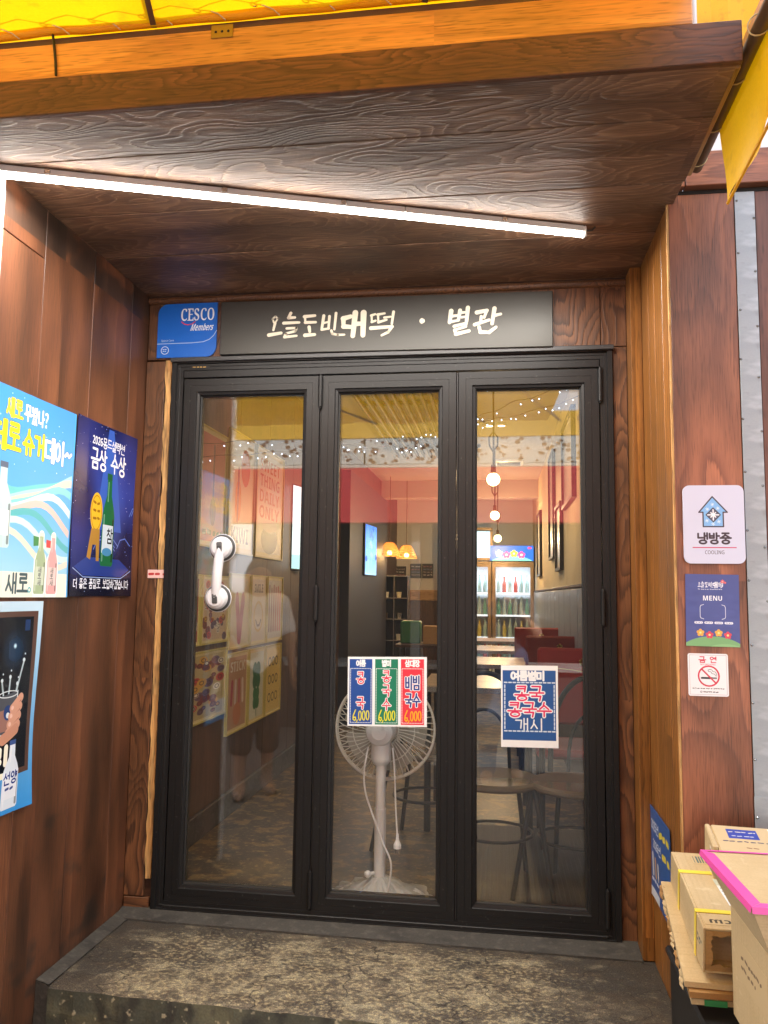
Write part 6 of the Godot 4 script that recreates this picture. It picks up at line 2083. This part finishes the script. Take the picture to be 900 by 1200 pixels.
	b.sheet(Vector3(X0 + 0.12, Y1 - 0.02, Z1 + 0.0006), Vector3(0.12, 0, 0), Vector3(0, -0.18, 0), 0.0004)
	part("printed_front", b, printed(p, 0.8), t)
	p = Pad.new(300, 120, Color8(198, 176, 136))
	p.fine(40, 46, 200, 14, Color8(120, 100, 78), 140)
	p.fine(40, 78, 140, 14, Color8(120, 100, 78), 141)
	b = B.new()
	b.sheet(Vector3(X0 - 0.0006, Y1 - 0.05, Z0 + 0.05), Vector3(0, 0, 0.2), Vector3(0, -0.08, 0), 0.0004)
	part("printed_side", b, printed(p, 0.8), t)
	part("tape_strip", bx(1.875, 1.9, Y0 + 0.002, Y1, Z1 + 0.0003, Z1 + 0.001, 0.0, 1), mat(lin(0.4, 0.3, 0.16), 0.2), t)
	# carton with labels behind
	ori = Transform3D(Basis(Vector3.UP, -0.1) * Basis(Vector3.RIGHT, 0.12), Vector3(1.885, 0.272, 0.6))
	t = thing("labelled_carton", "carton with blue print and shipping label, behind the pink taped one", "carton")
	t.transform = ori
	part("body", bx(0, 0.34, 0, 0.325, 0, 0.2, 0.004, 0), M.card, t)
	part("flap", bx(-0.014, -0.001, 0.2, 0.328, 0.004, 0.15, 0.003, 0), M.card, t)
	p = Pad.new(420, 220, Color8(200, 178, 138))
	p.rect(40, 24, 96, 70, Color8(52, 70, 160))
	p.fine(48, 44, 80, 9, Color8(206, 200, 190), 70)
	p.fine(54, 74, 70, 9, Color8(190, 190, 200), 71)
	p.fine(20, 116, 170, 9, Color8(60, 60, 90), 72)
	p.fine(84, 160, 40, 8, Color8(130, 90, 70), 73)
	p.fine(94, 190, 50, 8, Color8(130, 90, 70), 74)
	p.rect(196, 30, 210, 180, Color8(206, 226, 230))
	for k in 8: p.fine(206, 44 + k * 21, 190, 6, Color8(110, 160, 180), k + 80)
	p.rect(176, 6, 120, 40, Color8(234, 234, 236))
	for k in 3: p.seg(Vector2(196 + k * 30, 16), Vector2(204 + k * 30, 34), 8, Color8(96, 96, 126))
	b = B.new()
	b.sheet(Vector3(0.004, 0.3256, 0.004), Vector3(0.332, 0, 0), Vector3(0, 0, 0.19), 0.0004)
	part("printed_top", b, printed(p, 0.6), t)
	p = Pad.new(40, 160, Color8(222, 216, 206))
	for k in 4: p.fine(8, 20 + k * 36, 26, 18, Color8(40, 40, 44), k + 90)
	b = B.new()
	b.sheet(Vector3(-0.0145, 0.31, 0.1), Vector3(0, 0, 0.022), Vector3(0, -0.09, 0), 0.0004)
	part("paper_strip", b, printed(p, 0.6), t)

# ---------------------------------------------------------------- the other side of the alley, seen in the glass
func street() -> void:
	var t := thing("opposite_shop", "shop across the alley with red awning band and dotted white panel, mirrored in the glass", "building")
	var pale := mat(lin(0.66, 0.64, 0.6), 0.7)
	part("yellow_board", bx(-7, 9, 2.86, 3.12, 5.14, 5.6, 0.004), mat(lin(0.68, 0.4, 0.03), 0.5), t)
	part("wall", bx(-9, -2.0, -0.2, 2.855, 5.3, 5.6, 0.004), pale, t)
	part("wall", bx(2.9, 10, -0.2, 2.855, 5.3, 5.6, 0.004), pale, t)
	part("back_wall", bx(-2.0, 2.9, -0.2, 2.855, 7.4, 7.6, 0.0), mat(lin(0.12, 0.1, 0.09), 0.8), t)
	part("ceiling", bx(-2.0, 2.9, 2.7, 2.8, 5.6, 7.4, 0.0), mat(lin(0.3, 0.3, 0.3), 0.8), t)
	part("red_band", bx(-2.8, 5.4, 1.95, 2.53, 5.08, 5.2, 0.01), mat(lin(0.6, 0.065, 0.075), 0.5), t)
	part("pale_rail", bx(-2.8, 5.4, 2.535, 2.57, 5.1, 5.22, 0.004), mat(lin(0.6, 0.55, 0.5), 0.5), t)
	var p := Pad.new(1024, 128, Color8(196, 196, 192))
	var r := RandomNumberGenerator.new()
	r.seed = 5
	for k in 150: p.disc(Vector2(r.randf() * 1024, r.randf() * 128), r.randf_range(4.0, 10.5), Color8(110, 78, 52))
	for s in 3:
		var b := B.new()
		b.sheet(Vector3(5.3 - s * 2.7, 2.85, 5.12), Vector3(-2.68, 0, 0), Vector3(0, -0.27, 0), 0.02)
		part("dotted_panel", b, printed(p, 0.5), t)
	for x in [-2.0, 0.4, 2.8]: part("post", bx(x, x + 0.09, -0.2, 1.949, 5.25, 5.34, 0.004, 1), mat(lin(0.3, 0.3, 0.3), 0.5), t)
	part("stall_riser", bx(-1.9, 2.8, -0.2, 0.45, 5.35, 5.42, 0.004), mat(lin(0.06, 0.058, 0.055), 0.6), t)
	part("counter", bx(-1.9, 2.8, 0.45, 0.5, 5.3, 5.9, 0.004), mat(lin(0.34, 0.34, 0.33), 0.4), t)

# ---------------------------------------------------------------- two people in the alley, mirrored in the glass
# bones: [from, to, radius at from, radius at to]; a smooth union of tapered capsules meshed as surface nets
func flesh(b: B, bones: Array, cell: float, k: float) -> void:
	var lo := Vector3.INF
	var hi := -Vector3.INF
	for s in bones:
		var r := Vector3.ONE * (maxf(s[2], s[3]) + k * 0.5 + cell * 1.5)
		for e in [s[0], s[1]]:
			lo = lo.min(e - r)
			hi = hi.max(e + r)
	var n := Vector3i(((hi - lo) / cell).ceil()) + Vector3i.ONE * 2
	var d := PackedFloat32Array()
	d.resize(n.x * n.y * n.z)
	d.fill(1.0)
	var far := k + cell * 2.0
	for s in bones:
		var a: Vector3 = s[0]
		var ab: Vector3 = s[1] - s[0]
		var L := maxf(ab.length_squared(), 1e-9)
		var r := Vector3.ONE * (maxf(s[2], s[3]) + far)
		var i0 := Vector3i(((a.min(s[1]) - r - lo) / cell).floor()).clamp(Vector3i.ZERO, n - Vector3i.ONE)
		var i1 := Vector3i(((a.max(s[1]) + r - lo) / cell).ceil()).clamp(Vector3i.ZERO, n - Vector3i.ONE)
		for z in range(i0.z, i1.z + 1):
			for y in range(i0.y, i1.y + 1):
				for x in range(i0.x, i1.x + 1):
					var p := lo + Vector3(x, y, z) * cell
					var q := clampf((p - a).dot(ab) / L, 0.0, 1.0)
					var e := p.distance_to(a + ab * q) - lerpf(s[2], s[3], q)
					var at := x + n.x * (y + n.y * z)
					var o := d[at]
					var h := maxf(k - absf(o - e), 0.0) / k
					d[at] = minf(o, e) - h * h * k * 0.25
	var id := PackedInt32Array()
	id.resize(d.size())
	id.fill(-1)
	var pos := PackedVector3Array()
	var corner := []
	for i in 8: corner.append((i & 1) + n.x * ((i >> 1 & 1) + n.y * (i >> 2)))
	for z in n.z - 1:
		for y in n.y - 1:
			for x in n.x - 1:
				var at := x + n.x * (y + n.y * z)
				var m := 0
				for i in 8:
					if d[at + corner[i]] < 0.0: m |= 1 << i
				if m == 0 or m == 255: continue
				var sum := Vector3.ZERO
				var c := 0
				for i in 8:
					for ax in [1, 2, 4]:
						if i & ax: continue
						var j: int = i | ax
						var u := d[at + corner[i]]
						var v := d[at + corner[j]]
						if (u < 0.0) == (v < 0.0): continue
						var t := u / (u - v)
						sum += Vector3(i & 1, i >> 1 & 1, i >> 2).lerp(Vector3(j & 1, j >> 1 & 1, j >> 2), t)
						c += 1
				id[at] = pos.size()
				pos.append(lo + (Vector3(x, y, z) + sum / c) * cell)
	var nor := PackedVector3Array()
	nor.resize(pos.size())
	var faces := PackedInt32Array()
	var step := [1, n.x, n.x * n.y]
	for z in range(1, n.z - 1):
		for y in range(1, n.y - 1):
			for x in range(1, n.x - 1):
				var at := x + n.x * (y + n.y * z)
				for ax in 3:
					var u := d[at] < 0.0
					if u == (d[at + step[ax]] < 0.0): continue
					var s1: int = step[(ax + 1) % 3]
					var s2: int = step[(ax + 2) % 3]
					var q := [id[at], id[at - s1], id[at - s1 - s2], id[at - s2]]
					if q.min() < 0: continue
					if not u: q.reverse()
					for tri in [[0, 1, 2], [0, 2, 3]]:
						var A: int = q[tri[0]]
						var C: int = q[tri[1]]
						var E: int = q[tri[2]]
						var fn := (pos[C] - pos[A]).cross(pos[E] - pos[A])
						nor[A] += fn
						nor[C] += fn
						nor[E] += fn
						faces.append_array([A, C, E])
	for i in range(0, faces.size(), 3):
		b.tri(pos[faces[i]], pos[faces[i + 1]], pos[faces[i + 2]], nor[faces[i]], nor[faces[i + 1]], nor[faces[i + 2]])

# five separate fingers: wrist w, direction along the palm, direction across it towards the thumb, curl 0..1
func hand_bones(w: Vector3, along: Vector3, thumb: Vector3, curl: float) -> Array:
	var nn := along.cross(thumb).normalized()
	var out := []
	for k in 4:
		var off := thumb * (0.027 - 0.018 * k)
		var kn := w + along * (0.085 - 0.004 * absf(k - 1.2)) + off
		out.append([w + off * 0.6, kn, 0.014, 0.0105])
		var l: float = [0.04, 0.045, 0.042, 0.033][k]
		var d := along
		var p := kn
		for j in 3:
			d = d.rotated(along.cross(nn).normalized(), curl * 0.62 + 0.1)
			var q: Vector3 = p + d * l * [1.0, 0.66, 0.5][j]
			out.append([p, q, 0.0092 - 0.0008 * j, 0.0086 - 0.001 * j])
			p = q
	var tb := w + along * 0.025 + thumb * 0.022
	var d1 := (along * 0.7 + thumb * 0.75).normalized()
	out.append([tb, tb + d1 * 0.04, 0.0135, 0.0115])
	out.append([tb + d1 * 0.04, tb + d1 * 0.04 + (d1 + nn * curl * 0.8).normalized() * 0.032, 0.0105, 0.009])
	return out

func person(label: String, at: Vector3, ht: float, turn: float, arms: Array, top: Color, legs: Color, hair_c: Color, shorts: bool, stride: float, hair_long: bool) -> void:
	var t := thing("person", label, "person", at, turn)
	var s := ht / 1.7
	var skin := mat(lin(0.36, 0.21, 0.14), 0.5)
	var V := func(x: float, y: float, z: float) -> Vector3: return Vector3(x, y, z) * s
	var leg := []
	var low := []
	var feet := []
	for q in [-1, 1]:
		var fz: float = stride * q
		leg.append([V.call(0.09 * q, 0.9, 0), V.call(0.1 * q, 0.49, 0.5 * fz + 0.015), 0.088 * s, 0.06 * s])
		low.append([V.call(0.1 * q, 0.49, 0.5 * fz + 0.015), V.call(0.105 * q, 0.36, 0.7 * fz), 0.055 * s, 0.058 * s])
		low.append([V.call(0.105 * q, 0.36, 0.7 * fz), V.call(0.11 * q, 0.085, fz), 0.055 * s, 0.038 * s])
		feet.append([V.call(0.11 * q, 0.06, fz), V.call(0.12 * q, 0.035, fz + 0.08), 0.04 * s, 0.034 * s])
		feet.append([V.call(0.12 * q, 0.035, fz + 0.08), V.call(0.13 * q, 0.026, fz + 0.17), 0.034 * s, 0.024 * s])
	var torso := [[V.call(-0.07, 0.93, 0), V.call(0.07, 0.93, 0), 0.115 * s, 0.115 * s], [V.call(0, 0.98, 0), V.call(0, 1.16, 0.005), 0.12 * s, 0.118 * s], [V.call(-0.06, 1.2, 0), V.call(0.06, 1.2, 0), 0.11 * s, 0.11 * s], [V.call(-0.09, 1.36, -0.01), V.call(0.09, 1.36, -0.01), 0.082 * s, 0.082 * s], [V.call(-0.16, 1.385, -0.01), V.call(0.16, 1.385, -0.01), 0.052 * s, 0.052 * s]]
	var neck := [[V.call(0, 1.38, -0.01), V.call(0, 1.5, 0.01), 0.052 * s, 0.05 * s]]
	var upper := []
	var fore := []
	for k in 2:
		var q := -1 if k == 0 else 1
		var a: Array = arms[k]
		var sh: Vector3 = V.call(0.175 * q, 1.385, -0.01)
		upper.append([sh, a[0], 0.05 * s, 0.04 * s])
		fore.append([a[0], a[1], 0.04 * s, 0.027 * s])
	var b := B.new()
	flesh(b, leg + low + feet + torso + neck + upper + fore, 0.018, 0.05)
	part("body", b, skin, t)
	b = B.new()
	var hd: Vector3 = V.call(0, 1.585, 0.015)
	flesh(b, [[hd + V.call(0, 0.028, -0.012), hd + V.call(0, 0.02, 0.012), 0.082 * s, 0.08 * s], [hd + V.call(0, -0.03, 0.03), hd + V.call(0, -0.075, 0.045), 0.062 * s, 0.036 * s], [hd + V.call(0, 0.01, 0.09), hd + V.call(0, -0.025, 0.105), 0.011 * s, 0.014 * s], [hd + V.call(-0.082, 0.015, 0), hd + V.call(-0.084, -0.025, 0.004), 0.014 * s, 0.011 * s], [hd + V.call(0.082, 0.015, 0), hd + V.call(0.084, -0.025, 0.004), 0.014 * s, 0.011 * s], [hd + V.call(0, -0.03, 0), hd + V.call(0, -0.12, -0.01), 0.055 * s, 0.05 * s]], 0.007, 0.022)
	var head := part("head", b, skin, t)
	for q in [-1, 1]:
		b = B.new()
		b.ball(hd + V.call(0.03 * q, 0.008, 0.083), 0.009, 10, Vector3(1.3, 0.7, 0.6))
		part("eye", b, M.black, head)
	b = B.new()
	b.ball(hd + V.call(0, -0.056, 0.083), 0.02, 10, Vector3(1.1, 0.22, 0.35))
	part("mouth", b, mat(lin(0.4, 0.12, 0.1), 0.5), head)
	b = B.new()
	var hb := [[hd + V.call(0, 0.045, -0.022), hd + V.call(0, 0.035, -0.03), 0.088 * s, 0.088 * s], [hd + V.call(-0.04, 0.085, 0.03), hd + V.call(0.04, 0.085, 0.03), 0.036 * s, 0.036 * s]]
	if hair_long: hb += [[hd + V.call(-0.06, 0.0, -0.045), hd + V.call(-0.065, -0.2, -0.06), 0.045 * s, 0.035 * s], [hd + V.call(0.06, 0.0, -0.045), hd + V.call(0.065, -0.2, -0.06), 0.045 * s, 0.035 * s], [hd + V.call(0, 0.0, -0.06), hd + V.call(0, -0.22, -0.075), 0.055 * s, 0.045 * s]]
	flesh(b, hb, 0.01, 0.03)
	part("hair", b, mat(hair_c, 0.5), head)
	var grow := func(list: Array, g: float) -> Array:
		var o := []
		for e in list: o.append([e[0], e[1], e[2] + g, e[3] + g])
		return o
	b = B.new()
	flesh(b, grow.call(torso.slice(0, 5), 0.014) + grow.call([[upper[0][0], upper[0][0].lerp(upper[0][1], 0.75), 0.054 * s, 0.05 * s], [upper[1][0], upper[1][0].lerp(upper[1][1], 0.75), 0.054 * s, 0.05 * s]], 0.012), 0.018, 0.05)
	part("shirt", b, mat(top, 0.8), t)
	b = B.new()
	var tr: Array = grow.call([torso[0]], 0.018) + grow.call(leg, 0.016)
	tr += grow.call(low, 0.026) if not shorts else grow.call([low[0], low[2]], 0.03)
	flesh(b, tr, 0.018, 0.05)
	part("trousers", b, mat(legs, 0.85), t)
	b = B.new()
	for e in feet: b.tube([e[0] * Vector3(1, 0, 1) + Vector3(0, 0.012, 0), e[1] * Vector3(1, 0, 1) + Vector3(0, 0.012, 0)], 0.036 * s, 10)
	b.ball(feet[0][0] * Vector3(1, 0, 1) + Vector3(0, 0.014, -0.02), 0.038 * s, 10, Vector3(1, 0.4, 1))
	b.ball(feet[2][0] * Vector3(1, 0, 1) + Vector3(0, 0.014, -0.02), 0.038 * s, 10, Vector3(1, 0.4, 1))
	part("sandals", b, M.black, t)
	for k in 2:
		var a: Array = arms[k]
		b = B.new()
		flesh(b, hand_bones(a[1], a[2], a[3], a[4]), 0.0045, 0.008)
		part("hand", b, skin, t)

func people() -> void:
	# the one who takes the picture holds a phone up just behind the lens
	var at := Vector3(1.33, -0.2, 3.34)
	var g := func(x: float, y: float, z: float) -> Vector3: return Vector3(x - at.x, y - at.y, at.z - z)
	person("person in blue jeans and dark shirt holding up a phone, mirrored in the right pane", at, 1.7, PI,
		[[Vector3(-0.26, 1.13, 0.1), Vector3(-0.085, 1.36, 0.27), Vector3(0.25, 0.95, 0.15).normalized(), Vector3(0.9, -0.25, 0.1).normalized(), 0.7], [Vector3(0.27, 1.13, 0.1), Vector3(0.11, 1.36, 0.27), Vector3(-0.25, 0.95, 0.15).normalized(), Vector3(-0.9, -0.25, 0.1).normalized(), 0.7]],
		lin(0.06, 0.06, 0.07), lin(0.06, 0.09, 0.16), lin(0.02, 0.016, 0.014), false, 0.05, false)
	var t := thing("phone", "black phone held upright by the person in jeans, mirrored in the right pane", "phone", Vector3(1.31, 1.19, 3.05))
	part("case", bx(-0.037, 0.037, -0.08, 0.08, -0.004, 0.004, 0.0035), M.black, t)
	person("person in pale shirt and knee length shorts, mirrored in the left pane", Vector3(-0.42, -0.2, 2.55), 1.64, 2.7,
		[[Vector3(-0.24, 1.1, 0.0), Vector3(-0.25, 0.86, 0.08), Vector3(0.0, -1.0, 0.15).normalized(), Vector3(0.1, 0.15, 1.0).normalized(), 0.5], [Vector3(0.25, 1.12, 0.04), Vector3(0.16, 0.98, 0.24), Vector3(-0.4, 0.2, 0.9).normalized(), Vector3(-0.2, 0.95, -0.2).normalized(), 0.6]],
		lin(0.8, 0.8, 0.79), lin(0.05, 0.045, 0.045), lin(0.02, 0.016, 0.014), true, 0.06, true)
